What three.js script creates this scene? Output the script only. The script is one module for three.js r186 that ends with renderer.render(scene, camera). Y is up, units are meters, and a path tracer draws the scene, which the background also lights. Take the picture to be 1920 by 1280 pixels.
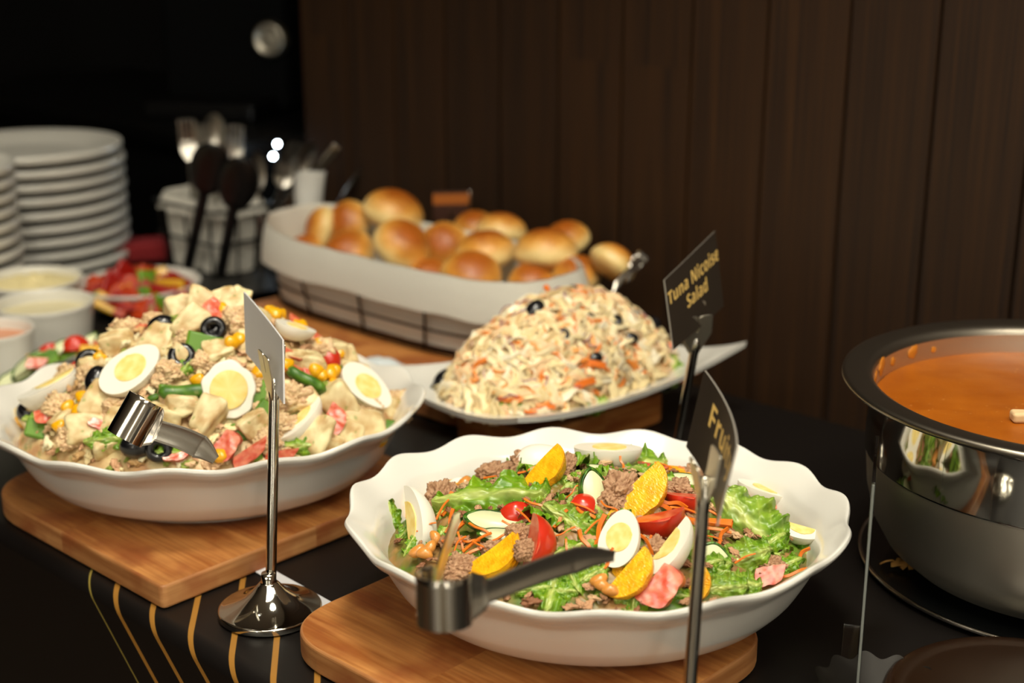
import * as THREE from 'three';
import { RoundedBoxGeometry } from 'three/addons/geometries/RoundedBoxGeometry.js';
import { ImprovedNoise } from 'three/addons/math/ImprovedNoise.js';
import { RectAreaLightUniformsLib } from 'three/addons/lights/RectAreaLightUniformsLib.js';
import { mergeGeometries, mergeVertices, toCreasedNormals } from 'three/addons/utils/BufferGeometryUtils.js';

// ---------------------------------------------------------------- camera, light, exposure
const TABLE = 0.76;                                  // height of the buffet table
const EYE = 0.53;                                    // camera above the table top
const PITCH = THREE.MathUtils.degToRad(17), FOCAL = 2667;
const scene = new THREE.Scene();
scene.background = new THREE.Color(0x000000);
const camera = new THREE.PerspectiveCamera(2 * Math.atan(640 / FOCAL) * 180 / Math.PI, 1.5, 0.05, 30);
camera.position.set(0, TABLE + EYE, 0);
camera.rotation.x = -PITCH;
camera.focus = 1.05;
camera.userData.fStop = 3.8;
camera.updateMatrixWorld(true);
RectAreaLightUniformsLib.init();
const renderer = new THREE.WebGLRenderer({ antialias: true });
renderer.toneMapping = THREE.LinearToneMapping;
renderer.toneMappingExposure = 0.6;
renderer.shadowMap.enabled = true;
const WARM = new THREE.Color(1.0, 0.935, 0.78);
// ceiling spot lamps: [x, height, depth, target x, target depth, candela, half angle, size]
const LAMPS = [
  [0.05, 2.5, 0.78, 0.02, 1.05, 9, 34, 9],
  [-0.75, 2.55, 1.25, -0.62, 1.75, 5, 24, 8],
  [1.05, 2.5, 0.35, 0.35, 1.05, 3, 36, 8],
];

// ---------------------------------------------------------------- small helpers
let seed = 7;
const rnd = () => { seed = (seed + 0x6D2B79F5) | 0; let t = Math.imul(seed ^ (seed >>> 15), 1 | seed); t = (t + Math.imul(t ^ (t >>> 7), 61 | t)) ^ t; return ((t ^ (t >>> 14)) >>> 0) / 4294967296; };
const rr = (a, b) => a + (b - a) * rnd();
const perlin = new ImprovedNoise();
const noise = (x, y, z = 0) => perlin.noise(x + 31.7, y + 11.3, z + 5.9);
const fbm = (x, y, z = 0, o = 4) => { let s = 0, a = 0.5; for (let i = 0; i < o; i++) { s += a * noise(x, y, z); x *= 2.03; y *= 2.03; z *= 2.03; a *= 0.5; } return s; };
const clamp = THREE.MathUtils.clamp, lerp = THREE.MathUtils.lerp, sstep = THREE.MathUtils.smoothstep;
const V = (x, y, z) => new THREE.Vector3(x, y, z);
const D2R = Math.PI / 180;
const at = (x, depth, h = 0) => V(x, TABLE + h, -depth);                     // x, distance from the camera's foot, height over the table
const alongTable = (t, n, h = 0) => at(0.731 * t + 0.682 * n, -0.682 * t + 0.731 * n, h);   // t along the table, n across it
const TURN = -Math.atan2(0.682, 0.731);               // turns local x along the table
const used = new Map();
const numbered = (n) => { const k = used.get(n) ?? 0; used.set(n, k + 1); return k ? n + '_' + String(k).padStart(3, '0') : n; };
function mesh(name, geo, mat, parent) {
  const m = new THREE.Mesh(geo, mat); m.name = parent ? name : numbered(name); m.castShadow = m.receiveShadow = true;
  (parent ?? scene).add(m); return m;
}
function tag(o, label, category, group, kind) { if (label) o.userData.label = label; if (category) o.userData.category = category; if (group) o.userData.group = group; if (kind) o.userData.kind = kind; return o; }
function thing(name, label, category, pos, turn = 0, group) { const o = new THREE.Group(); o.name = numbered(name); scene.add(o); if (pos) o.position.copy(pos); o.rotation.y = turn; return tag(o, label, category, group); }
function structure(name, geo, mat, parent) { const m = mesh(name, geo, mat, parent); if (!parent) m.userData.kind = 'structure'; return m; }

// closed lathe from [radius, height] pairs
const lathe = (pts, seg = 96) => new THREE.LatheGeometry(pts.map(([r, y]) => new THREE.Vector2(Math.max(r, 1e-5), y)), seg);
// a surface from a function of two parameters
function sheet(nu, nv, f, closeU = false) {
  const p = [], uv = [], idx = [], q = V();
  for (let j = 0; j <= nv; j++) for (let i = 0; i <= nu; i++) { const a = f(i / nu, j / nv, q) ?? q; p.push(a.x, a.y, a.z); uv.push(i / nu, j / nv); }
  for (let j = 0; j < nv; j++) for (let i = 0; i < nu; i++) { const a = j * (nu + 1) + i, b = a + 1, c = a + nu + 1, d = c + 1; idx.push(a, b, d, a, d, c); }
  let g = new THREE.BufferGeometry();
  g.setAttribute('position', new THREE.Float32BufferAttribute(p, 3)); g.setAttribute('uv', new THREE.Float32BufferAttribute(uv, 2)); g.setIndex(idx);
  g.computeVertexNormals();
  if (closeU) { const n = g.attributes.normal; for (let j = 0; j <= nv; j++) { const a = j * (nu + 1), b = a + nu, s = V(n.getX(a) + n.getX(b), n.getY(a) + n.getY(b), n.getZ(a) + n.getZ(b)).normalize(); n.setXYZ(a, s.x, s.y, s.z); n.setXYZ(b, s.x, s.y, s.z); } }
  return g;
}
// a band or bar swept along points; across: its width direction at each point, section: half width and half thickness
function ribbon(points, across, halfW, halfT, crown = 0, n = 80) {
  const curve = new THREE.CatmullRomCurve3(points), P = curve.getSpacedPoints(n), sec = [];
  for (let k = 0; k <= 8; k++) sec.push([k / 4 - 1, 1]); for (let k = 8; k >= 0; k--) sec.push([k / 4 - 1, -1]);
  return sheet(sec.length, n, (u, v, q) => {
    const i = Math.round(v * n), p = P[i], t = curve.getTangentAt(v), k = Math.round(u * sec.length) % sec.length;
    const w = (typeof across === 'function' ? across(v) : across).clone(); w.addScaledVector(t, -w.dot(t)).normalize();
    const m = w.clone().cross(t).normalize(), hw = typeof halfW === 'function' ? halfW(v) : halfW, [a, b] = sec[k];
    return q.copy(p).addScaledVector(w, a * hw).addScaledVector(m, b * halfT + crown * hw * (1 - a * a));
  });
}
const tube = (pts, r, seg = 40, rad = 8, closed = false) => new THREE.TubeGeometry(new THREE.CatmullRomCurve3(pts, closed), seg, r, rad, closed);
const moved = (g, x = 0, y = 0, z = 0, rx = 0, ry = 0, rz = 0, s = 1) => { const c = g.clone(); c.applyMatrix4(new THREE.Matrix4().compose(V(x, y, z), new THREE.Quaternion().setFromEuler(new THREE.Euler(rx, ry, rz)), typeof s === 'number' ? V(s, s, s) : s)); return c; };
const join = (list) => mergeGeometries(list.map((g) => { const c = g.index ? g.toNonIndexed() : g.clone(); for (const k of Object.keys(c.attributes)) if (!['position', 'normal', 'uv'].includes(k)) c.deleteAttribute(k); return c; }));
function warp(g, f) { const p = g.attributes.position, q = V(); for (let i = 0; i < p.count; i++) { q.fromBufferAttribute(p, i); f(q, i); p.setXYZ(i, q.x, q.y, q.z); } g.computeVertexNormals(); return g; }
function paint(g, f) { const p = g.attributes.position, n = g.attributes.normal, a = new Float32Array(p.count * 3), c = new THREE.Color(); for (let i = 0; i < p.count; i++) { f(c, V().fromBufferAttribute(p, i), V().fromBufferAttribute(n, i)); a.set([c.r, c.g, c.b], i * 3); } g.setAttribute('color', new THREE.BufferAttribute(a, 3)); return g; }
const smooth = (g) => { g.deleteAttribute('uv'); g.deleteAttribute('normal'); const m = mergeVertices(g, 1e-6); m.computeVertexNormals(); return m; };
const blob = (detail, f) => { const g = smooth(new THREE.IcosahedronGeometry(1, detail)); return warp(g, f); };

// ---------------------------------------------------------------- materials
const col = (h) => new THREE.Color(h);
function texture(w, h, f, srgb = true, rep = [1, 1]) {
  const d = new Uint8Array(w * h * 4), c = new THREE.Color();
  for (let y = 0; y < h; y++) for (let x = 0; x < w; x++) { const o = (y * w + x) * 4, r = f(x / w, y / h, c); if (typeof r === 'number') d[o] = d[o + 1] = d[o + 2] = clamp(r, 0, 1) * 255; else { const s = c.clone().convertLinearToSRGB(); d[o] = clamp(s.r, 0, 1) * 255; d[o + 1] = clamp(s.g, 0, 1) * 255; d[o + 2] = clamp(s.b, 0, 1) * 255; } d[o + 3] = 255; }
  const t = new THREE.DataTexture(d, w, h); t.wrapS = t.wrapT = THREE.RepeatWrapping; t.magFilter = THREE.LinearFilter; t.minFilter = THREE.LinearFilter; t.colorSpace = srgb ? THREE.SRGBColorSpace : THREE.NoColorSpace; t.repeat.set(...rep); t.needsUpdate = true; return t;
}
const std = (o) => new THREE.MeshStandardMaterial(o), phys = (o) => new THREE.MeshPhysicalMaterial(o);
const mixc = (c, a, b, t) => c.copy(a).lerp(b, clamp(t, 0, 1));
const wood = (a, b, rep, fine = 40) => { const A = col(a), B = col(b), E = col(0x87411a); return texture(512, 512, (u, v, c) => { const s = fbm(u * 3, v * 14, 1), g = fbm(u * 4, v * fine * 2.2, 7, 3); mixc(c, A, B, 0.5 + s * 1.3 + g * 0.9); c.lerp(E, clamp(fbm(u * 5, v * 6, 3) * 2.4, 0, 0.65)); return c; }, true, rep); };
const M = {
  glaze: phys({ color: 0xe2dfd6, roughness: 0.22, clearcoat: 0.5, clearcoatRoughness: 0.12 }),
  china: phys({ color: 0xd8d5cb, roughness: 0.3, clearcoat: 0.3, clearcoatRoughness: 0.2 }),
  steel: std({ color: 0xc9c4ba, metalness: 1, roughness: 0.13 }),
  brushed: std({ color: 0xd2cbba, metalness: 1, roughness: 0.4 }),
  polished: std({ color: 0xc4c0b6, metalness: 1, roughness: 0.07 }),
  black: std({ color: 0x070606, roughness: 0.35 }),
  blackMatt: phys({ color: 0x040404, roughness: 0.8, specularIntensity: 0.25 }),
  satin: std({ color: 0xcfc9bd, metalness: 1, roughness: 0.27 }),
  wire: std({ color: 0x2a2723, metalness: 0.9, roughness: 0.4 }),
  board: std({ map: wood(0x94541f, 0xc08346, [3.2, 3.2]), roughness: 0.5, bumpMap: texture(256, 256, (u, v) => 0.5 + fbm(u * 4, v * 60, 2, 3), false, [3.2, 3.2]), bumpScale: 0.0006 }),
  boardWorn: std({ map: wood(0x9a6233, 0xc08a55, [3.2, 3.2]), roughness: 0.55 }),
  plank: std({ map: texture(256, 1024, (u, v, c) => mixc(c, col(0x1d0f05), col(0x3d240a), 0.45 + fbm(u * 30, v * 3, 4) * 1.2 + fbm(u * 6, v * 1.5, 9) * 0.5), true, [1, 1]), roughness: 0.55 }),
  dark: std({ color: 0x0c0a08, roughness: 0.8 }),
  floor: std({ map: wood(0x54483a, 0x685a46, [1, 1]), roughness: 0.5 }),
  plaster: std({ color: 0xb3aa9c, roughness: 0.9 }),
  linen: phys({ color: 0xd3cfc3, roughness: 0.9, sheen: 0.3, bumpMap: texture(256, 256, (u, v) => 0.5 + 0.25 * Math.sin(u * 400) * Math.sin(v * 400) + fbm(u * 5, v * 5) * 0.5, false, [6, 6]), bumpScale: 0.0004 }),
  napkin: std({ color: 0xd9d7d0, roughness: 0.9 }),
  paper: std({ color: 0xcfcfd2, roughness: 0.7 }),
  acrylic: phys({ color: 0xf4f6f4, roughness: 0.02, transmission: 1, thickness: 0.003, ior: 1.49 }),
};

// ---------------------------------------------------------------- the setting: floor, walls, ceiling, table
{
  const box = (w, h, d) => new THREE.BoxGeometry(w, h, d);
  const fl = structure('floor', box(9, 0.1, 9), M.floor); fl.position.set(-0.5, -0.05, -1.5);
  const ce = structure('ceiling', box(9, 0.1, 9), M.plaster); ce.position.set(-0.5, 2.85, -1.5);
  const wl = structure('wall_left', box(0.1, 2.8, 9), M.dark); wl.position.set(-5, 1.4, -1.5);
  const wr = structure('wall_right', box(0.1, 2.8, 9), M.plaster); wr.position.set(4, 1.4, -1.5);
  const wf = structure('wall_far', box(9, 2.8, 0.1), M.dark); wf.position.set(-0.5, 1.4, -6);
  const wn = structure('wall_near', box(9, 2.8, 0.1), M.plaster); wn.position.set(-0.5, 1.4, 3);
  // panelled wall behind the buffet: each plank a fluted board of its own
  const WALLN = 1.45, t0 = -1.738, t1 = 1.0;
  const wb = new THREE.Group(); wb.name = 'wall_back'; wb.userData.kind = 'structure'; scene.add(wb);
  wb.position.copy(alongTable(0, WALLN)).setY(0); wb.rotation.y = TURN;
  const core = structure('wall_core', box(t1 - t0, 2.8, 0.12), M.dark, wb); core.position.set((t0 + t1) / 2, 1.4, -0.08);
  const flute = (w) => {
    const s = new THREE.Shape(), n = 13, hw = w / 2 - 0.0022; s.moveTo(-hw, -0.02); s.lineTo(hw, -0.02); s.lineTo(hw, -0.003);
    s.lineTo(hw - 0.002, 0);
    for (let k = n - 1; k >= 0; k--) { const a = -hw + 0.004 + (k + 0.75) * (2 * hw - 0.008) / n, st = (2 * hw - 0.008) / n; s.lineTo(a, 0); s.lineTo(a - st * 0.25, -0.0011); s.lineTo(a - st * 0.5, 0); }
    s.lineTo(-hw + 0.002, 0); s.lineTo(-hw, -0.003); s.lineTo(-hw, -0.02);
    const g = new THREE.ExtrudeGeometry(s, { depth: 2.8, bevelEnabled: false }); g.rotateX(-Math.PI / 2);
    const p = g.attributes.position, uv = g.attributes.uv; for (let i = 0; i < p.count; i++) uv.setXY(i, p.getX(i) / 0.11 + 0.5, p.getY(i) / 1.1); return g;
  };
  const P = 0.1070, plankGeo = flute(P), shades = [0, 1, 2].map((k) => { const m = M.plank.clone(); m.map = M.plank.map.clone(); m.map.offset.set(0.31 * k, 0.37 * k); m.map.needsUpdate = true; m.color.setScalar([1, 0.9, 1.08][k]); return m; });
  for (let k = 0, t = t0 - 0.047 + P / 2; t < t1; t += P, k++) { const m = mesh('plank', plankGeo, shades[(k * 2 + (k >> 1)) % 3], wb); m.position.set(t, 0, 0); m.rotation.y = 0; m.position.z = 0.0; }
}

// buffet table under a dark cloth with printed gold stripes
const EDGE = 0.535, BACK = 1.285, T0 = -3.2, T1 = 0.75;
{
  const prof = [], R = 0.014;
  for (let k = 0; k <= 24; k++) prof.push([BACK - (BACK - EDGE - R) * k / 24, 0]);
  for (let k = 1; k <= 8; k++) { const a = k / 8 * 1.45; prof.push([EDGE + R - R * Math.sin(a), -R + R * Math.cos(a)]); }
  for (let k = 1; k <= 8; k++) prof.push([EDGE - 0.004 * k / 8 - 0.012 * k / 8, -R - 0.68 * k / 8]);
  const len = [0]; for (let k = 1; k < prof.length; k++) len.push(len[k - 1] + Math.hypot(prof[k][0] - prof[k - 1][0], prof[k][1] - prof[k - 1][1]));
  const edgeAt = len[24];
  const g = sheet(120, prof.length - 1, (u, v, q) => { const k = Math.round(v * (prof.length - 1)), t = lerp(T0, T1, u); return q.set(t, TABLE + prof[k][1], -prof[k][0]); });
  // print: its own layout in metres, u along the table and v across the cloth
  const U0 = -1.15, U1 = -0.45, S0 = edgeAt - 0.25, S1 = edgeAt + 0.35;
  const cv = document.createElement('canvas'); cv.width = 1536; cv.height = 1316; const c = cv.getContext('2d');
  c.fillStyle = '#0e0a08'; c.fillRect(0, 0, cv.width, cv.height);
  const X = (t) => (t - U0) / (U1 - U0) * cv.width, Y = (s) => (s - S0) / (S1 - S0) * cv.height;
  const stripes = [-0.985, -0.9455, -0.8937, -0.8419, -0.790, -0.7405, -0.692, -0.645];
  stripes.forEach((t, k) => { const w = k ? 0.0074 : 0.003, top = [0.2, 0.2, 0.2, 0.2, 0.2, 0.075, 0.07, 0.065][k], k2 = 1.17, a = edgeAt + 0.006 - top, b = edgeAt + 0.36; c.fillStyle = k ? '#9a6c2c' : '#8a7a38'; c.beginPath(); for (const [s, d] of [[a, -w / 2], [a, w / 2], [b, w / 2], [b, -w / 2]]) { const tt = t + (s - edgeAt - 0.006) * k2 + d; c.lineTo(X(tt), Y(s)); } c.fill(); });
  const tx = new THREE.CanvasTexture(cv); tx.colorSpace = THREE.SRGBColorSpace; tx.wrapS = tx.wrapT = THREE.ClampToEdgeWrapping; tx.magFilter = THREE.LinearFilter;
  const uv = g.attributes.uv; for (let i = 0; i < uv.count; i++) { const t = lerp(T0, T1, uv.getX(i)), s = len[Math.round(uv.getY(i) * (prof.length - 1))]; uv.setXY(i, (t - U0) / (U1 - U0), 1 - (s - S0) / (S1 - S0)); }
  const tb = thing('buffet_table', 'long buffet table under a dark glossy cloth with gold stripes at its edge', 'table', V(0, 0, 0), TURN);
  const clothM = phys({ map: tx, roughness: 0.45, specularIntensity: 0.7, side: THREE.DoubleSide });
  mesh('tablecloth', g, clothM, tb);
  const top = mesh('table_top', new RoundedBoxGeometry(T1 - T0 - 0.02, 0.03, BACK - EDGE - 0.03, 3, 0.004), M.dark, tb); top.position.set((T0 + T1) / 2, TABLE - 0.018, -(BACK + EDGE) / 2);
  for (const t of [T0 + 0.1, T1 - 0.1]) for (const n of [BACK - 0.06, EDGE + 0.1]) { const l = mesh('leg', new RoundedBoxGeometry(0.05, TABLE - 0.034, 0.05, 2, 0.005), M.dark, tb); l.position.set(t, (TABLE - 0.034) / 2, -n); }
}

// ceiling spot lamps
for (const [x, y, d, tx, td, cd, ang, size] of LAMPS) {
  const from = V(x, y, -d), to = at(tx, td), dir = to.clone().sub(from).normalize();
  const l = thing('spot_lamp', 'round ceiling spot lamp over the ' + (x < -0.5 ? 'plate end of the buffet' : x > 0.5 ? 'soup end of the buffet' : 'middle of the buffet'), 'lamp', from);
  l.quaternion.setFromUnitVectors(V(0, -1, 0), dir);
  mesh('housing', lathe([[0.001, 0.16], [0.05, 0.158], [0.056, 0.15], [0.06, 0], [0.056, 0], [0.053, 0.03], [0.001, 0.034]], 40), M.blackMatt, l);
  const lens = mesh('lens', new THREE.CylinderGeometry(0.05, 0.05, 0.004, 40), std({ color: 0xffffff, emissive: WARM, emissiveIntensity: 12 }), l); lens.position.y = 0.02;
  const s = new THREE.SpotLight(WARM, cd, 0, ang * D2R, 0.7, 2); s.position.copy(from).addScaledVector(dir, 0.02); s.target.position.copy(to); s.castShadow = true; s.shadow.radius = size; s.name = 'spot_light'; scene.add(s, s.target);
  const st = mesh('stem', new THREE.CylinderGeometry(0.008, 0.008, 2.8 - y, 12), M.blackMatt); st.removeFromParent(); l.add(st); st.name = 'stem'; st.position.set(0, 0, 0);
  const q = l.quaternion.clone().invert(); st.quaternion.copy(q); st.position.copy(V(0, (2.8 - y) / 2 + 0.1, 0).applyQuaternion(q));
}
// added unseen ceiling panels: soft light, and a brightness for glaze and metal to mirror
for (const [x, z, w, d, L, where] of [[0.15, 0.15, 1.4, 0.9, 8.0, 'right over the salad bowls'], [-1.6, 1.7, 1.6, 0.9, 8, 'on the plate side behind the camera'], [1.6, 1.7, 1.6, 0.9, 7, 'on the soup side behind the camera']]) {
  const p = thing('added_light_panel', 'added ceiling light panel for soft light and reflections, ' + where, 'lamp', V(x, 2.784, z));
  mesh('frame', join([[w / 2 + 0.01, 0], [-w / 2 - 0.01, 0], [0, d / 2 + 0.01], [0, -d / 2 - 0.01]].map(([a, b]) => moved(new RoundedBoxGeometry(a ? 0.02 : w + 0.04, 0.03, a ? d + 0.04 : 0.02, 2, 0.004), a, 0, b))), M.blackMatt, p);
  mesh('diffuser', new THREE.BoxGeometry(w, 0.008, d), std({ color: 0xffffff, emissive: WARM, emissiveIntensity: L }), p);
  const r = new THREE.RectAreaLight(WARM, L, w, d); r.position.set(x, 2.775, z); r.rotation.x = -Math.PI / 2; r.name = 'panel_light'; scene.add(r);
}
// added unseen light columns that give the chrome its bright upright streaks
for (const [x, z, turn, where] of [[-1.0, 1.35, 0.5, 'behind the plate side of the buffet'], [0.62, 1.75, -0.25, 'straight behind the serving side'], [2.1, 0.55, -1.2, 'beyond the soup end']]) {
  const o = thing('added_streak_light', 'added tall light for streaks on the chrome, ' + where, 'lamp', V(x, 0, z), turn + Math.PI);
  mesh('housing', new RoundedBoxGeometry(0.18, 1.75, 0.06, 3, 0.008), M.blackMatt, o).position.set(0, 0.9, -0.032); mesh('foot', new RoundedBoxGeometry(0.3, 0.025, 0.22, 3, 0.006), M.blackMatt, o).position.y = 0.0125;
  mesh('frosted_front', new THREE.BoxGeometry(0.15, 1.6, 0.008), std({ color: 0xffffff, emissive: WARM, emissiveIntensity: 8 }), o).position.set(0, 0.95, 0.004);
  const r = new THREE.RectAreaLight(WARM, 8, 0.15, 1.6); r.position.copy(V(0, 0.95, 0.012).applyAxisAngle(V(0, 1, 0), turn + Math.PI)).add(V(x, 0, z)); r.rotation.y = turn; r.name = 'column_light'; scene.add(r);
}
// added unseen white tables behind the camera, a pale glow for kettle and bowls
for (const [x, z, where] of [[0.95, 1.05, 'on the soup side'], [-1.15, 1.0, 'on the plate side']]) {
  const o = thing('added_white_table', 'added unseen white round table that brightens kettle and bowls, ' + where, 'table', V(x, 0, z));
  mesh('tablecloth', sheet(120, 20, (u, v, q) => { const a = -u * Math.PI * 2, top = v < 0.5, r = top ? v * 2 * 0.6 : 0.6 + (v - 0.5) * 2 * 0.05 * (1 + Math.cos(14 * a)); return q.set(r * Math.cos(a), top ? 0.752 : 0.752 - (v - 0.5) * 2 * 0.68, r * Math.sin(a)); }, true), Object.assign(M.napkin.clone(), { side: THREE.DoubleSide }), o);
  mesh('table_top', new THREE.CylinderGeometry(0.59, 0.59, 0.03, 64), M.dark, o).position.y = 0.733; mesh('pedestal', lathe([[0.0001, 0], [0.26, 0], [0.26, 0.02], [0.05, 0.05], [0.045, 0.718], [0.0001, 0.718]], 40), M.dark, o);
}

// ---------------------------------------------------------------- boards, bowls, plate
// the point at a height over the table that the photograph shows at a pixel
const CAMROT = new THREE.Matrix4().extractRotation(camera.matrixWorld);
const RIGHT = V(1, 0, 0).applyMatrix4(CAMROT), UP = V(0, 1, 0).applyMatrix4(CAMROT), BACKW = V(0, 0, 1).applyMatrix4(CAMROT);
const sight = (px, py) => V((px - 960) / FOCAL, (640 - py) / FOCAL, -1).applyMatrix4(CAMROT).normalize();
function seen(px, py, h) { const r = sight(px, py); return camera.position.clone().addScaledVector(r, (TABLE + h - camera.position.y) / r.y); }
const depthOf = (p) => -p.clone().sub(camera.position).dot(BACKW);

function boardShape(w, d, r) { const s = new THREE.Shape(), [a, b, c, e] = r; s.moveTo(-w / 2 + a, -d / 2); s.lineTo(w / 2 - b, -d / 2); s.quadraticCurveTo(w / 2, -d / 2, w / 2, -d / 2 + b); s.lineTo(w / 2, d / 2 - c); s.quadraticCurveTo(w / 2, d / 2, w / 2 - c, d / 2); s.lineTo(-w / 2 + e, d / 2); s.quadraticCurveTo(-w / 2, d / 2, -w / 2, d / 2 - e); s.lineTo(-w / 2, -d / 2 + a); s.quadraticCurveTo(-w / 2, -d / 2, -w / 2 + a, -d / 2); return s; }
function board(label, t, n, w, d, thick, radii, turn = 0) {   // centre along and across the table
  const g = new THREE.ExtrudeGeometry(boardShape(w - 0.004, d - 0.004, radii), { depth: thick - 0.005, bevelEnabled: true, bevelThickness: 0.0025, bevelSize: 0.002, bevelSegments: 3, curveSegments: 14 });
  g.rotateX(-Math.PI / 2); g.translate(0, 0.0025, 0);
  const m = mesh('wooden_board', g, [M.board, M.boardWorn]); m.position.copy(alongTable(t, n, 0.001)); m.rotation.y = TURN + turn; return tag(m, label, 'board');
}
const BT = 0.021;   // top of the boards over the table
board('thick reddish wooden board with a sharp front corner under the potato salad bowl', -1.038, 0.705, 0.30, 0.31, 0.02, [0.07, 0.004, 0.03, 0.05]);
board('reddish wooden board with a rounded end under the orange and egg salad bowl', -0.634, 0.695, 0.28, 0.25, 0.02, [0.055, 0.05, 0.05, 0.075]);
board('dark reddish wooden board half hidden under the bread basket', -1.255, 1.125, 0.52, 0.26, 0.02, [0.03, 0.03, 0.03, 0.03]);

function scallopBowl(a, b, lobes, phase) {
  const pr = [[0.0001, 0], [0.56, 0], [0.575, 0.0012], [0.60, 0.0035], [0.655, 0.0065], [0.74, 0.014], [0.815, 0.028], [0.862, 0.043], [0.895, 0.055], [0.935, 0.063], [0.975, 0.069], [0.997, 0.0735], [1.004, 0.0765], [0.998, 0.079], [0.985, 0.0785], [0.945, 0.073], [0.9, 0.066], [0.865, 0.056], [0.835, 0.044], [0.79, 0.031], [0.72, 0.019], [0.64, 0.012], [0.5, 0.009], [0.0001, 0.008]];
  const curve = new THREE.CatmullRomCurve3(pr.map(([r, y]) => V(r, y * 4, 0)), false, 'catmullrom', 0.3), N = 90, P = curve.getPoints(N);
  return sheet(256, N, (u, v, q) => {
    const p = P[Math.round(v * N)], y = p.y / 4, r = Math.max(p.x, 0.0001), th = -u * Math.PI * 2, w = sstep(r, 0.80, 1.0), k = lobes * th + phase;
    const rad = r * (1 + w * 0.012 * Math.cos(k)), lift = w * (0.0026 * Math.cos(k + 0.5) + 0.0022 * Math.sin(2 * th + 1));
    return q.set(a * rad * Math.cos(th), y + lift, b * rad * Math.sin(th));
  }, true);
}
const BOWL_L = { x: -0.279, d: 1.228, a: 0.197, b: 0.170, h: BT }, BOWL_F = { x: 0.0637, d: 0.985, a: 0.187, b: 0.166, h: BT };
for (const [B, label, ph] of [[BOWL_L, 'white scalloped oval bowl piled with potato and egg salad', 1.2], [BOWL_F, 'white scalloped oval bowl holding the orange, egg and lettuce salad', 0.4]]) {
  const m = mesh('salad_bowl', scallopBowl(B.a, B.b, 15, ph), M.glaze); m.position.copy(at(B.x, B.d, B.h)); tag(m, label, 'bowl');
}

// square platter with lifted corners
const PLAT = { c: at(0.052, 1.416, 0.004), turn: Math.atan2(0.694, 0.72), A: 0.181, B: 0.116 };
{
  const top = (s, t) => { const k = 1 - 0.055, es = s * PLAT.A * (1 - 0.07 * (1 - t * t)), et = t * PLAT.B * (1 - 0.09 * (1 - s * s)), rho = Math.pow(Math.pow(Math.abs(s), 4) + Math.pow(Math.abs(t), 4), 0.25), up = 0.006 + 0.017 * Math.pow(Math.min(rho, 1), 1.7) + 0.022 * Math.pow(Math.abs(s * t), 2); return V(es * k, up, et * k); };
  const g = join([sheet(64, 64, (u, v) => top(u * 2 - 1, 1 - v * 2)), sheet(64, 64, (u, v) => { const p = top(u * 2 - 1, v * 2 - 1); p.y = Math.max(0, p.y - 0.006); p.x *= 0.992; p.z *= 0.992; return p; }),
    ...[0, 1, 2, 3].map((e) => sheet(64, 1, (u, v) => { const s = u * 2 - 1, [x, t] = [[s, 1], [1, -s], [-s, -1], [-1, s]][e], p = top(x, t); if (v < 0.5) { p.y = Math.max(0, p.y - 0.006); p.x *= 0.992; p.z *= 0.992; } return p; }))]);
  const m = mesh('square_platter', g, M.glaze); m.material = M.glaze.clone(); m.material.side = THREE.DoubleSide; m.position.copy(PLAT.c).add(V(0, 0.036, 0)); m.rotation.y = PLAT.turn; tag(m, 'white square platter with lifted corners under the creamy cabbage slaw', 'platter');
  const f = mesh('wooden_board', (() => { const q = new THREE.ExtrudeGeometry(boardShape(0.20, 0.12, [0.02, 0.02, 0.02, 0.02]), { depth: 0.0305, bevelEnabled: true, bevelThickness: 0.002, bevelSize: 0.002, bevelSegments: 2 }); q.rotateX(-Math.PI / 2); q.translate(0, 0.002, 0); return q; })(), M.board);
  f.position.copy(PLAT.c).setY(TABLE + 0.001); f.rotation.y = PLAT.turn; tag(f, 'wooden board in shade under the white slaw platter', 'board');
}

// ---------------------------------------------------------------- card stands
function cardFace(lines, size, w = 640, h = 420, align = 'center') {
  const cv = document.createElement('canvas'); cv.width = w; cv.height = h; const c = cv.getContext('2d');
  c.fillStyle = '#2b231b'; c.fillRect(0, 0, w, h); c.fillStyle = '#d9b567'; c.font = 'bold ' + size + 'px sans-serif'; c.textAlign = align; c.textBaseline = 'middle';
  lines.forEach((l, i) => c.fillText(l, align === 'center' ? w / 2 + (i ? 20 : 10) : 130, h * (align === 'center' ? 0.42 : 0.34) + (i - (lines.length - 1) / 2) * size * 1.02));
  const t = new THREE.CanvasTexture(cv); t.colorSpace = THREE.SRGBColorSpace; t.magFilter = THREE.LinearFilter; return t;
}
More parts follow.
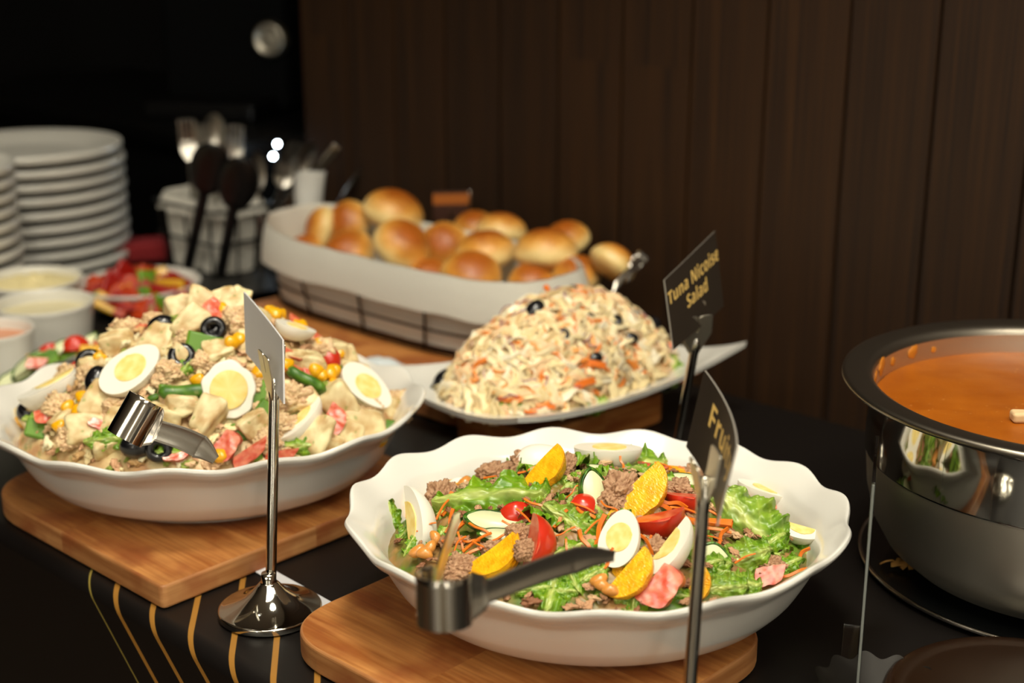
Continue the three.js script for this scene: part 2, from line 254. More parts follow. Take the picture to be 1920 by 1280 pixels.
// base on the table, fork point, card corners [top left, top right, bottom right, bottom left] as read from its printed side
function cardStand(label, base, fork, corners, bow, face, side, clipTurn, clipSize = 1) {
  const o = thing('card_stand', label, 'card stand', base), F = fork.clone().sub(base), up = F.clone().normalize();
  mesh('base', lathe([[0.0001, 0], [0.0395, 0], [0.0402, 0.001], [0.0404, 0.0045], [0.0398, 0.0056], [0.0385, 0.006], [0.036, 0.0064], [0.028, 0.0092], [0.02, 0.0135], [0.013, 0.0195], [0.009, 0.0242], [0.0072, 0.0262], [0.0056, 0.0272], [0.0055, 0.034], [0.0001, 0.034]], 96), M.polished, o);
  const h = F.length() - 0.006, pole = mesh('pole', lathe([[0.0001, 0], [0.0042, 0], [0.0042, h * 0.90], [0.0046, h * 0.93], [0.004, h * 0.965], [0.0026, h], [0.0001, h]], 32), M.polished, o);
  pole.quaternion.setFromUnitVectors(V(0, 1, 0), up); pole.position.copy(up.clone().multiplyScalar(0.02));
  // sprung clip: two flat fans of prongs that close on the card
  const clip = new THREE.Group(); clip.name = 'clip'; o.add(clip); clip.position.copy(F).addScaledVector(up, -0.004); { const u = corners[1].clone().sub(corners[0]); clip.rotation.y = -Math.atan2(u.z, u.x) + clipTurn; }
  const fan = (prongs, len) => { const s = new THREE.Shape(); s.moveTo(-0.002, 0); s.lineTo(0.002, 0); const w = 0.0155; s.lineTo(w, 0.022);
    const pr = []; for (let k = 0; k < prongs; k++) { const c0 = w - (2 * w) * k / prongs, c1 = w - (2 * w) * (k + 1) / prongs; pr.push([c0, c1]); }
    for (const [c0, c1] of pr) { const g0 = c0 - 0.0006, g1 = c1 + 0.0012, m = (g0 + g1) / 2, q = Math.min(0.0026, (g0 - g1) / 2); s.lineTo(g0, len - 0.002); s.quadraticCurveTo(g0, len, m, len); s.quadraticCurveTo(g1, len, g1, len - 0.002); s.lineTo(g1, 0.024); s.lineTo(c1 - 0.0006 > -w ? c1 - 0.0006 : -w, 0.024); }
    s.lineTo(-w, 0.022); s.lineTo(-0.002, 0); return new THREE.ExtrudeGeometry(s, { depth: 0.0008, bevelEnabled: true, bevelThickness: 0.0002, bevelSize: 0.0002, bevelSegments: 1 }); };
  clip.scale.set(clipSize, clipSize, 1);
  const a = mesh('prongs', fan(2, 0.040), M.brushed, clip); a.position.z = 0.0015; a.rotation.x = 0.12;
  const b = mesh('prongs', fan(1, 0.050), M.brushed, clip); b.position.z = -0.0022; b.rotation.x = -0.1;
  // the card: thin sheet, bent a little
  const [A, B, C, D] = corners.map((p) => p.clone().sub(base)), nrm = B.clone().sub(A).cross(D.clone().sub(A)).normalize().multiplyScalar(-1);
  const pt = (u, v, off) => { const p = A.clone().lerp(B, u).lerp(D.clone().lerp(C, u), v); return p.addScaledVector(nrm, off + bow * (1 - (2 * u - 1) ** 2)); };
  const T = 0.0007, card = new THREE.Group(); card.name = 'card'; o.add(card);
  const fg = sheet(24, 12, (u, v) => pt(u, v, T)); const uv = fg.attributes.uv; for (let i = 0; i < uv.count; i++) uv.setY(i, 1 - uv.getY(i));
  const front = std({ map: face, roughness: 0.42, metalness: 0.25, side: THREE.DoubleSide }); mesh('printed_face', fg, front, card);
  const rim = []; for (const [u0, v0, u1, v1] of [[0, 0, 1, 0], [1, 0, 1, 1], [1, 1, 0, 1], [0, 1, 0, 0]]) rim.push(sheet(24, 1, (s, w) => pt(lerp(u0, u1, s), lerp(v0, v1, s), w > 0.5 ? T : -T)));
  mesh('card_back', join([sheet(24, 12, (u, v) => pt(u, v, -T)), ...rim]), side, card);
  return o;
}
const along = (px, py, d) => { const r = V((px - 960) / FOCAL, (640 - py) / FOCAL, -1).applyMatrix4(CAMROT); return camera.position.clone().addScaledVector(r, d); };
const whiteBack = std({ color: 0xc9c7c6, roughness: 0.5, side: THREE.DoubleSide }), metalBack = std({ color: 0xb9b2a6, roughness: 0.4, metalness: 0.6, side: THREE.DoubleSide });
// back of the first card faces the camera; the other two show their print
cardStand('chrome card stand with a white card back beside the potato salad bowl', seen(507, 1148, 0.001), along(514, 742, 1.10), [along(531, 637, 1.075), along(458, 547, 1.17), along(462, 661, 1.165), along(533, 757, 1.075)], 0.001, cardFace(['Potato', 'Salad'], 120), whiteBack, Math.PI);
cardStand('chrome card stand holding the dark Tuna Nicoise Salad card', at(0.151, 1.262, 0.001), along(1301, 660, 1.30), [along(1245, 525, 1.26), along(1340, 433, 1.335), along(1356, 574, 1.325), along(1262, 656, 1.25)], 0.0005, cardFace(['Tuna Nicoise', 'Salad'], 104), metalBack, -0.55);
cardStand('nearest chrome card stand with a bent dark card before the salad bowl', at(0.1065, 0.7705, 0.001), along(1319, 935, 0.86), [along(1322, 694, 0.925), along(1382, 838, 0.85), along(1345, 985, 0.85), along(1288, 838, 0.92)], -0.006, cardFace(['Fruity'], 168, 640, 420, 'left'), metalBack, 0, 0.72);

// ---------------------------------------------------------------- serving tongs: one band bent round, two sprung arms
function tongs(name, label, head, r, ends, width, wdir, mat = M.steel, group) {
  const o = thing(name, label, 'tongs', head, 0, group), [e1, e2] = ends.map((e) => e.clone().sub(head)), a1 = e1.clone().normalize(), a2 = e2.clone().normalize();
  wdir = a1.clone().cross(a2).normalize(); if (wdir.y < 0) wdir.negate();
  const back = a1.clone().add(a2).normalize().negate(), perp = a1.clone().sub(a2).normalize(), pts = [];
  const arc = []; for (let k = 0; k <= 10; k++) { const th = lerp(-125, 125, k / 10) * D2R; arc.push(back.clone().multiplyScalar(Math.cos(th) * r).addScaledVector(perp, -Math.sin(th) * r)); }
  mesh('spring', ribbon(arc, wdir, width / 2, 0.0006, 0, 60), mat, o);
  [[e1, arc[0], 1], [e2, arc[10], -1]].forEach(([e, s]) => { const m1 = s.clone().lerp(e, 0.08), m2 = s.clone().lerp(e, 0.5), m3 = s.clone().lerp(e, 0.8); m2.addScaledVector(V(0, 1, 0), 0.004); m3.addScaledVector(V(0, 1, 0), 0.004);
    mesh('arm', ribbon([s, m1, m2, m3, e], wdir, (v) => width / 2 * (v < 0.1 ? 1 - v * 3.5 : v < 0.7 ? lerp(0.48, 0.58, v) : lerp(0.58, 0.22, (v - 0.7) / 0.3)), 0.0006, 0.2, 70), M.satin, o); });
  return o;
}
tongs('serving_tongs', 'stainless serving tongs resting on the rim of the orange and egg salad', along(833, 1120, 0.80), 0.0155, [along(1152, 1042, 0.868), along(862, 968, 0.955)], 0.029, V(0.08, 1, -0.1));
tongs('serving_tongs', 'stainless serving tongs stuck in the potato salad', along(254, 785, 1.06), 0.0135, [along(404, 862, 1.085), along(292, 790, 1.175)], 0.033, V(0.1, 1, 0.05));

// paper slip on the table between the boards
{ const a = seen(492, 1068, 0.0015), b = seen(628, 1144, 0.0015), m = mesh('paper_slip', new RoundedBoxGeometry(a.distanceTo(b) + 0.03, 0.0012, 0.013, 1, 0.0005), M.paper); m.position.copy(a).lerp(b, 0.6); m.rotation.y = -Math.atan2(b.z - a.z, b.x - a.x); tag(m, 'narrow white paper slip on the dark cloth behind the card stand base', 'paper'); }

// ---------------------------------------------------------------- soup kettle
const POT = at(0.447, 1.07, 0.002);
{
  const o = thing('soup_kettle', 'large stainless soup kettle with a wide rolled rim standing on a black hot plate', 'kettle', POT.clone().setY(TABLE + 0.0095));
  const out = [[0.0001, 0], [0.098, 0], [0.121, 0.0055], [0.1365, 0.0175], [0.1475, 0.035], [0.154, 0.057], [0.157, 0.083], [0.1575, 0.0845], [0.1583, 0.086], [0.1587, 0.115], [0.1592, 0.131], [0.1625, 0.1355], [0.1745, 0.1385], [0.179, 0.139], [0.1808, 0.1408], [0.1803, 0.1430], [0.177, 0.1445], [0.162, 0.1434], [0.1568, 0.1412], [0.1548, 0.137], [0.1548, 0.129], [0.154, 0.125], [0.154, 0.11], [0.152, 0.06], [0.14, 0.03], [0.11, 0.008], [0.0001, 0.005]];
  const TALL = 1.112; for (const q of out) q[1] *= TALL;
  const low = out.slice(0, 8), high = out.slice(7, 12), lip = out.slice(11, 20), inside = out.slice(19);
  mesh('kettle_body', lathe(low, 160), M.brushed, o); mesh('kettle_band', lathe(high, 160), M.polished, o).userData.label = 'mirror-polished upper band'; mesh('rolled_rim', lathe(lip, 160), std({ color: 0x8f877a, metalness: 1, roughness: 0.33 }), o); mesh('inner_wall', lathe(inside, 160), M.brushed, o);
  const sp = sheet(120, 40, (u, v, q) => { const r = 0.1538 * v, a = -u * Math.PI * 2; return q.set(r * Math.cos(a), 0.1225 * TALL + 0.0007 * fbm(r * 40 * Math.cos(a), r * 40 * Math.sin(a), 2) * sstep(1 - v, 0, 0.1), r * Math.sin(a)); }, true);
  const p = sp.attributes.position, uv = sp.attributes.uv; for (let i = 0; i < p.count; i++) uv.setXY(i, p.getX(i) / 0.34, p.getZ(i) / 0.34);
  const A = col(0x944a05), B = col(0xa65a0e), C = col(0xc88a48);
  const soup = mesh('creamy_soup', sp, phys({ map: texture(512, 512, (u, v, c) => { mixc(c, A, B, 0.5 + fbm(u * 9, v * 9, 3) * 1.2); const f = noise(u * 90, v * 90, 8); if (f > 0.62) c.lerp(C, 0.7); return c; }), roughness: 0.35, side: THREE.DoubleSide }), null); tag(soup, 'smooth orange soup filling the stainless kettle', 'soup'); soup.position.copy(o.position);
  // splashes dried on the inside of the rim
  [[150, 1.3], [158, 0.8], [170, 0.9], [163, 0.6], [140, 0.7], [128, 1.1], [118, 0.5], [176, 1.0]].forEach(([a, s]) => { const d = mesh('soup_splash', blob(2, (q) => q.multiply(V(0.006, 0.0055, 0.0009)).multiplyScalar(1 + 0.5 * noise(q.x * 300, q.y * 300, a))), M.splash ??= std({ color: 0xc67a1e, roughness: 0.5 }), o); const w = a * D2R; d.scale.setScalar(s); d.position.set(0.1542 * Math.cos(w), (0.1275 + s * 0.004) * TALL, -0.1542 * Math.sin(w)); d.rotation.y = w + Math.PI / 2; });
  const hp = thing('hot_plate', 'thin round black hot plate with a bright rim under the soup kettle', 'hot plate', at(0.456, 1.086, 0.0005));
  mesh('plate_top', lathe([[0.0001, 0.0045], [0.156, 0.0045], [0.159, 0.0052], [0.159, 0.0062], [0.0001, 0.0065]], 128), std({ color: 0x0a0b0b, roughness: 0.25 }), hp);
  mesh('rim', lathe([[0.159, 0.0042], [0.1615, 0.0038], [0.1622, 0.0055], [0.1612, 0.0072], [0.159, 0.007], [0.159, 0.0042]], 128), M.steel, hp);
  mesh('foot', lathe([[0.0001, 0], [0.12, 0], [0.125, 0.001], [0.125, 0.0035], [0.12, 0.0045], [0.0001, 0.0045]], 96), M.black, hp);
  const cr = mesh('crouton', warp(new RoundedBoxGeometry(0.014, 0.009, 0.012, 3, 0.003), (q) => { q.multiplyScalar(1 + 0.15 * noise(q.x * 200, q.y * 200, q.z * 200)); }), std({ color: 0xd9b98a, roughness: 0.7 })); cr.position.copy(seen(1913, 780, 0.15)); tag(cr, 'pale crouton floating on the orange soup', 'crouton');
  const sh = seen(1688, 1066, 0.0085);
  for (let k = 0; k < 4; k++) { const c = mesh('fried_shallot', ribbon([V(-0.006, 0, 0), V(-0.002, 0.004, 0.003), V(0.003, 0.003, -0.002), V(0.006, 0.001, 0.001)], V(0, 0.4, 1), 0.0022, 0.0005, 0.2, 16), M.crisp ??= std({ color: 0xb98a45, roughness: 0.6 })); c.position.copy(sh).add(V(rr(-0.008, 0.008), 0.0012, rr(-0.006, 0.006))); c.rotation.y = rr(0, 6); tag(c, ['largest curled', 'leftmost', 'frontmost', 'rearmost'][k] + ' fried shallot crumb in the little cluster on the black hot plate', 'crumb', 'fried shallot crumbs on the hot plate'); }
}
{ // lacquered lid lying in front of the kettle
  const o = thing('lacquered_tray', 'dark brown lacquered round tray lying before the soup kettle', 'tray', seen(1935, 1322, 0.018).setY(TABLE + 0.001));
  mesh('tray_plate', lathe([[0.0001, 0], [0.093, 0], [0.0975, 0.003], [0.099, 0.009], [0.0975, 0.0145], [0.094, 0.0172], [0.087, 0.0178], [0.0845, 0.0165], [0.08, 0.0168], [0.04, 0.0205], [0.0001, 0.0215]], 128), phys({ color: 0x1f1006, roughness: 0.25, clearcoat: 0.4 }), o);
  const d = thing('reflection_form', 'added dark fluted form for the mirrored bowl rim beside the lacquered tray', 'dish', seen(1650, 1300, 0.012).setY(TABLE + 0.001));  // added fluted form, stands in for the mirrored scalloped bowl rim
  mesh('reflection_wall', sheet(160, 16, (u, v, q) => { const a = -u * Math.PI * 2, r = lerp(0.028, 0.044, v) * (1 + 0.05 * v * Math.cos(12 * a)); return q.set(r * Math.cos(a), 0.0005 + 0.016 * v + 0.0018 * v * Math.cos(12 * a), r * Math.sin(a)); }, true), std({ color: 0x15110b, metalness: 0.6, roughness: 0.45, side: THREE.DoubleSide }), d);
  mesh('reflection_base', new THREE.CylinderGeometry(0.0285, 0.0285, 0.002, 48), M.wire, d).position.y = 0.0012;
}
{ // clear acrylic sheet seen on its edge
  const a = at(0.2435, 0.888), b = at(0.268, 0.978), L = a.distanceTo(b), o = thing('acrylic_holder', 'thin clear acrylic sheet standing edge-on between the salad bowl and the kettle', 'acrylic sheet', a.clone().lerp(b, 0.5), Math.atan2(b.x - a.x, -(a.z - b.z)) );
  o.rotation.y = -Math.atan2(b.z - a.z, b.x - a.x);
  const p = mesh('sheet', new RoundedBoxGeometry(L, 0.158, 0.0026, 2, 0.0005), M.acrylic, o); p.position.y = 0.08;
  const ed = mesh('bright_edge', new RoundedBoxGeometry(0.001, 0.156, 0.0018, 1, 0.0003), M.edgeLight ??= phys({ color: 0x7b7e78, roughness: 0.45 }), o); ed.position.set(-L / 2 - 0.0007, 0.08, 0);  // grey strip added for the bright line of light along the edge
  const f = mesh('foot', new RoundedBoxGeometry(L, 0.003, 0.012, 2, 0.0006), M.acrylic, o); f.position.set(0, 0.0022, -0.0075);
}

// ---------------------------------------------------------------- plates and small dishes at the back
const plateGeo = (R, foot = 0.56) => lathe([[0.0001, 0.002], [R * foot - 0.006, 0.002], [R * foot - 0.004, 0], [R * foot, 0], [R * foot + 0.004, 0.003], [R * 0.74, 0.0045], [R * 0.93, 0.0095], [R * 0.985, 0.0115], [R, 0.0145], [R * 1.002, 0.0205], [R * 0.995, 0.0238], [R * 0.97, 0.0235], [R * 0.9, 0.0212], [R * 0.74, 0.013], [R * 0.66, 0.0085], [R * 0.6, 0.0066], [0.0001, 0.0062]], 128);
{
  const g1 = plateGeo(0.145), c1 = at(-0.738, 2.15, 0.001), ord = ['lowest', 'second lowest', 'third lowest', 'fourth', 'fifth', 'sixth', 'third from the top', 'second from the top', 'topmost'];
  for (let k = 0; k < 9; k++) { const m = mesh('dinner_plate', g1, M.china); m.position.copy(c1).add(V(rr(-0.003, 0.003), k * 0.0205, rr(-0.003, 0.003))); m.scale.set(1, 0.98, 1); tag(m, ord[k] + ' white plate of the tall round stack beside the cutlery', 'plate', 'white dinner plates in the tall stack'); }
  const g2 = plateGeo(0.098, 0.6), c2 = at(-0.772, 1.9, 0.001);
  for (let k = 0; k < 10; k++) { const m = mesh('side_plate', g2, M.china); m.position.copy(c2).add(V(rr(-0.002, 0.002), k * 0.0195, rr(-0.002, 0.002))); tag(m, ['lowest', 'second', 'third', 'fourth', 'fifth', 'sixth', 'seventh', 'eighth', 'ninth', 'topmost'][k] + ' side plate' + (k && k < 9 ? ' up' : '') + ' in the stack cut by the left frame edge', 'plate', 'side plates in the nearer stack'); }
}
function ramekin(name, label, p, R, h, fillLabel, fillName, fillMat, fillY, flare = 0.02, lump = 0) {
  const o = mesh(name, lathe([[0.0001, 0.001], [R * 0.8, 0.001], [R * 0.84, 0], [R * 0.9 - flare, 0.004], [R * 0.97 - flare * 0.4, h * 0.8], [R * 0.985, h * 0.9], [R, h * 0.94], [R, h * 0.985], [R * 0.985, h], [R * 0.95, h * 0.99], [R * 0.925, h * 0.93], [R * 0.9, h * 0.7], [R * 0.84 - flare, 0.008], [0.0001, 0.007]], 96), M.china); o.position.copy(p); tag(o, label, 'bowl');
  const g = sheet(72, 24, (u, v, q) => { const a = -u * Math.PI * 2, r = v * R * 0.915; return q.set(r * Math.cos(a), fillY + (lump ? lump * (0.6 + fbm(r * 60 * Math.cos(a), r * 60 * Math.sin(a), R * 90)) * (1 - v * v) : 0.0006 * fbm(r * 50 * Math.cos(a), r * 50 * Math.sin(a))), r * Math.sin(a)); }, true);
  const f = mesh(fillName, g, fillMat); f.position.copy(p); tag(f, fillLabel, 'dressing'); return o;
}
const rA = at(-0.628, 1.80, 0.001), rB = at(-0.574, 1.68, 0.001), rC = at(-0.592, 1.545, 0.001);
ramekin('ramekin', 'flared white dish of lumpy pale dressing before the plate stack', rA, 0.066, 0.066, 'lumpy pale yellow dressing heaped in the flared white dish', 'mayonnaise', std({ color: 0xe6d6a0, roughness: 0.45 }), 0.056, 0.012, 0.014);
ramekin('ramekin', 'wide white ramekin of smooth cream dressing', rB, 0.0605, 0.067, 'smooth cream dressing in the wide white ramekin', 'cream_dressing', std({ color: 0xd9cda3, roughness: 0.35 }), 0.052, 0.002);
ramekin('ramekin', 'small white ramekin of pink dressing with a spoon handle', rC, 0.049, 0.072, 'pink dressing in the small ramekin', 'pink_dressing', std({ color: 0xd08d68, roughness: 0.35 }), 0.058, 0.002);
{ const o = thing('sauce_spoon', 'steel spoon standing in the pink dressing', 'spoon', rC.clone().add(V(-0.012, 0.058, 0.005))); mesh('handle', tube([V(0.02, -0.03, 0.01), V(0, 0.004, 0), V(-0.05, 0.06, -0.02)], 0.0022, 20, 8), M.steel, o); mesh('bowl', blob(3, (q) => q.multiply(V(0.014, 0.004, 0.009))), M.steel, o).position.set(0.025, -0.037, 0.012); }

// red pepper dish
const RD = { c: at(-0.515, 1.895, 0.001), R: 0.086 };
{ const o = mesh('oval_dish', lathe([[0.0001, 0.001], [0.05, 0], [0.055, 0.002], [0.07, 0.014], [0.082, 0.030], [0.086, 0.034], [0.0855, 0.037], [0.082, 0.0365], [0.074, 0.024], [0.06, 0.009], [0.0001, 0.006]], 96), M.china); o.position.copy(RD.c); tag(o, 'white shallow dish heaped with chopped red peppers', 'dish'); }
// vegetable platter
const VP = { c: at(-0.468, 1.475, 0.001), R: 0.088 };
{ const o = mesh('round_dish', lathe([[0.0001, 0.001], [0.05, 0], [0.055, 0.002], [0.075, 0.012], [0.088, 0.020], [0.0875, 0.023], [0.083, 0.022], [0.07, 0.014], [0.055, 0.007], [0.0001, 0.006]], 96), M.china); o.position.copy(VP.c); tag(o, 'white dish of raw cucumber, tomato and yellow pepper slices', 'dish'); }
{ // crumpled clear-and-white wrapper behind the potato salad
  const g = blob(5, (q) => { const d = q.clone(); q.multiply(V(0.036, 0.03, 0.03)); q.multiplyScalar(1 + 0.55 * Math.abs(fbm(d.x * 2.6, d.y * 2.6, d.z * 2.6 + 4))); q.y = Math.max(q.y, -0.012); }); const m = mesh('crumpled_napkin', g, std({ color: 0xc9d0d2, roughness: 0.7 })); m.position.copy(at(-0.15, 1.52, 0.014)); tag(m, 'crumpled pale napkin between the bread board and the slaw platter', 'napkin'); }

// ---------------------------------------------------------------- cutlery stand
const CS = at(-0.452, 2.11, 0.001);
{
  const W = 0.15, Dp = 0.095, Hh = 0.105, o = thing('cutlery_basket', 'dark wire cutlery basket lined with white cloth at the wall', 'basket', CS, TURN);
  const ring = (y, s) => tube([[-1, -1], [0, -1.06], [1, -1], [1.05, 0], [1, 1], [0, 1.06], [-1, 1], [-1.05, 0]].map(([a, b]) => V(a * W / 2 * s, y, b * Dp / 2 * s)), 0.0022, 96, 8, true);
  for (const [y, s] of [[0.003, 0.94], [0.055, 0.99], [Hh, 1.05]]) mesh('wire_ring', ring(y, s), M.wire, o);
  for (let k = 0; k < 9; k++) { const a = (k + 0.3) / 9 * Math.PI * 2, f = 1 / Math.max(Math.abs(Math.cos(a)), Math.abs(Math.sin(a))), x = Math.cos(a) * f * W / 2, z = Math.sin(a) * f * Dp / 2; mesh('upright_wire', tube([V(x * 0.9, 0.003, z * 0.9), V(x * 0.98, 0.06, z * 0.98), V(x * 1.03, Hh, z * 1.03)], 0.0018, 8, 6), M.wire, o); }
  mesh('cloth_liner', sheet(120, 24, (u, v, q) => { const a = -u * Math.PI * 2, c = Math.cos(a), s = Math.sin(a), e = Math.pow(Math.pow(Math.abs(c), 5) + Math.pow(Math.abs(s), 5), -0.2), k = 0.86 + 0.12 * Math.min(1, v * 1.4) + 0.02 * noise(c * 5, s * 5, v * 4) , y = v < 0.8 ? 0.006 + v / 0.8 * (Hh + 0.008) : Hh + 0.014 - (v - 0.8) * 0.12 + 0.006 * noise(c * 4, s * 4, 9), out = v < 0.8 ? 0 : (v - 0.8) * 0.9; return q.set(c * e * W / 2 * (k + out), y, s * e * Dp / 2 * (k + out)); }, true), Object.assign(M.linen.clone(), { side: THREE.DoubleSide }), o);
  mesh('basket_floor', new RoundedBoxGeometry(W * 0.86, 0.004, Dp * 0.86, 2, 0.001), M.wire, o).position.y = 0.006;
  const forkHead = () => { const s = new THREE.Shape(); s.moveTo(-0.003, 0); s.quadraticCurveTo(-0.012, 0.008, -0.0125, 0.022); s.lineTo(-0.0115, 0.058); s.lineTo(-0.0095, 0.058); s.lineTo(-0.0075, 0.028); s.lineTo(-0.0062, 0.028); s.lineTo(-0.005, 0.06); s.lineTo(-0.003, 0.06); s.lineTo(-0.0012, 0.028); s.lineTo(0.0012, 0.028); s.lineTo(0.003, 0.06); s.lineTo(0.005, 0.06); s.lineTo(0.0062, 0.028); s.lineTo(0.0075, 0.028); s.lineTo(0.0095, 0.058); s.lineTo(0.0115, 0.058); s.lineTo(0.0125, 0.022); s.quadraticCurveTo(0.012, 0.008, 0.003, 0); const g = new THREE.ExtrudeGeometry(s, { depth: 0.0014, bevelEnabled: true, bevelThickness: 0.0004, bevelSize: 0.0004, bevelSegments: 1, curveSegments: 6 }); return warp(g, (q) => { q.z += -0.008 * Math.sin(q.y / 0.06 * Math.PI) ; }); };
  const spoonHead = (s = 1) => { const g = sheet(32, 24, (u, v, q) => { const a = -u * Math.PI * 2, r = v; return q.set(0.0175 * s * r * Math.cos(a), 0.028 * s + 0.030 * s * r * Math.sin(a) * (1 + 0.1 * Math.sin(a)), -0.009 * s * (1 - r * r)); }, true); return g; };
  const handle = (L) => ribbon([V(0, 0.002, 0), V(0, -L * 0.2, 0.002), V(0, -L * 0.6, 0.003), V(0, -L, 0)], V(1, 0, 0), (v) => lerp(0.0028, 0.0062, sstep(v, 0.2, 1)), 0.0012, 0.15, 30);
  const fh = forkHead(), sh = spoonHead(), hd = handle(0.14), dbl = std({ color: 0xd6d0c4, metalness: 1, roughness: 0.3, side: THREE.DoubleSide });
  const stand = (kind, label, px, py, depth, lean, turn) => {      // px, py: middle of the head
    const p = along(px, py, depth), t = thing(kind, label, kind === 'knife' ? 'knife' : kind.includes('fork') ? 'fork' : 'spoon', p, turn, 'cutlery standing in the wire basket');
    t.rotation.set(0, turn, lean, 'ZYX');
    mesh('head', kind.includes('fork') ? fh : sh, dbl, t).position.y = -0.03; mesh('handle', hd, M.steel, t).position.y = -0.03; return t; };
  stand('table_fork', 'upright steel fork at the outer end of the cutlery basket', 352, 262, 2.12, 0.02, 0.25);
  stand('table_fork', 'fork with splayed bright tines just behind the outermost fork', 372, 268, 2.16, -0.06, -0.5);
  stand('table_spoon', 'tallest steel spoon, dull grey, behind the upright forks', 402, 250, 2.18, -0.03, 0.2);
  stand('table_fork', 'fork leaning over the black serving spoons', 440, 272, 2.15, -0.1, 0.1);
  stand('table_fork', 'fork standing half hidden between the two black serving spoons', 424, 300, 2.12, -0.05, 0.3);
  stand('table_spoon', 'bright narrow spoon turned on edge past the black serving spoons', 484, 322, 2.1, -0.02, 1.1);
  stand('table_spoon', 'leaning spoon in shade behind the napkin roll', 536, 318, 2.2, -0.32, 0.5);
  stand('table_fork', 'slanting fork above the standing napkin roll', 545, 300, 2.2, -0.42, 0.6);
  stand('table_spoon', 'slanting dull spoon beside the napkin roll', 571, 298, 2.24, -0.5, 0.8);
  for (const [label, px, py, dp, lean] of [['slanting steel knife with a square bright end beside the napkin roll', 603, 308, 2.1, -0.72], ['knife leaning low towards the bread rolls', 672, 333, 2.2, -0.6]]) {
    const t = thing('table_knife', label, 'knife', along(px, py, dp), 0, 'cutlery standing in the wire basket'); t.rotation.set(0, 0.2, lean, 'ZYX');
    mesh('handle', new RoundedBoxGeometry(0.015, 0.075, 0.007, 3, 0.003), M.steel, t); mesh('blade', new RoundedBoxGeometry(0.012, 0.11, 0.002, 2, 0.0008), M.steel, t).position.y = -0.09; }
  // serving spoons on the front; black stands in for the dark they mirror
  for (const [label, px, py, bx, by] of [['serving spoon, the dark it mirrors painted black, leaning on the basket nearer the plates', 392, 318, 352, 505], ['serving spoon, the dark it mirrors painted black, leaning on the basket nearer the bread', 446, 345, 414, 512]]) {
    const top = along(px, py, 1.985), foot = seen(bx, by, 0.016), t = thing('serving_spoon', label, 'serving spoon', foot), d = top.clone().sub(foot);
    mesh('handle', tube([V(0, 0.001, 0), d.clone().multiplyScalar(0.35).add(V(0.001, 0, 0.006)), d.clone().multiplyScalar(0.78)], 0.008, 30, 12), M.black, t);
    const h = mesh('bowl', blob(4, (q) => { q.multiply(V(0.029, 0.046, 0.010)); q.z -= 0.006 * (1 - (q.y / 0.046) ** 2); }), M.black, t); h.position.copy(d); h.quaternion.setFromUnitVectors(V(0, 1, 0), d.clone().normalize()); }
  const nr = mesh('napkin_roll', sheet(60, 30, (u, v, q) => { const a = -u * Math.PI * 2, r = (0.017 + 0.0045 * v) * (1 + 0.10 * noise(Math.cos(a) * 2, Math.sin(a) * 2, v * 3)); return q.set(r * Math.cos(a) + 0.01 * v, v * 0.115 + 0.006 * noise(Math.cos(a), Math.sin(a), 7) * v, r * Math.sin(a)); }, true), Object.assign(M.napkin.clone(), { side: THREE.DoubleSide })); nr.position.copy(along(572, 405, 2.06)).setY(TABLE + 0.05); tag(nr, 'rolled white napkin standing between the cutlery and the bread', 'napkin', );
  const tr = mesh('black_tray', lathe([[0.0001, 0.0], [0.075, 0], [0.085, 0.004], [0.09, 0.012], [0.088, 0.0125], [0.083, 0.006], [0.0001, 0.003]], 96), M.black); tr.position.copy(at(-0.405, 2.0, 0.001)); tag(tr, 'round black tray on the dark cloth before the cutlery basket', 'tray');
  const rn = mesh('folded_napkin', new RoundedBoxGeometry(0.085, 0.03, 0.06, 3, 0.008), std({ color: 0x7c0d12, roughness: 0.85 })); rn.position.copy(seen(262, 452, 0.03)).setY(TABLE + 0.0165); rn.rotation.y = 0.3; tag(rn, 'folded deep red napkin between the plate stack and the cutlery', 'napkin');
}

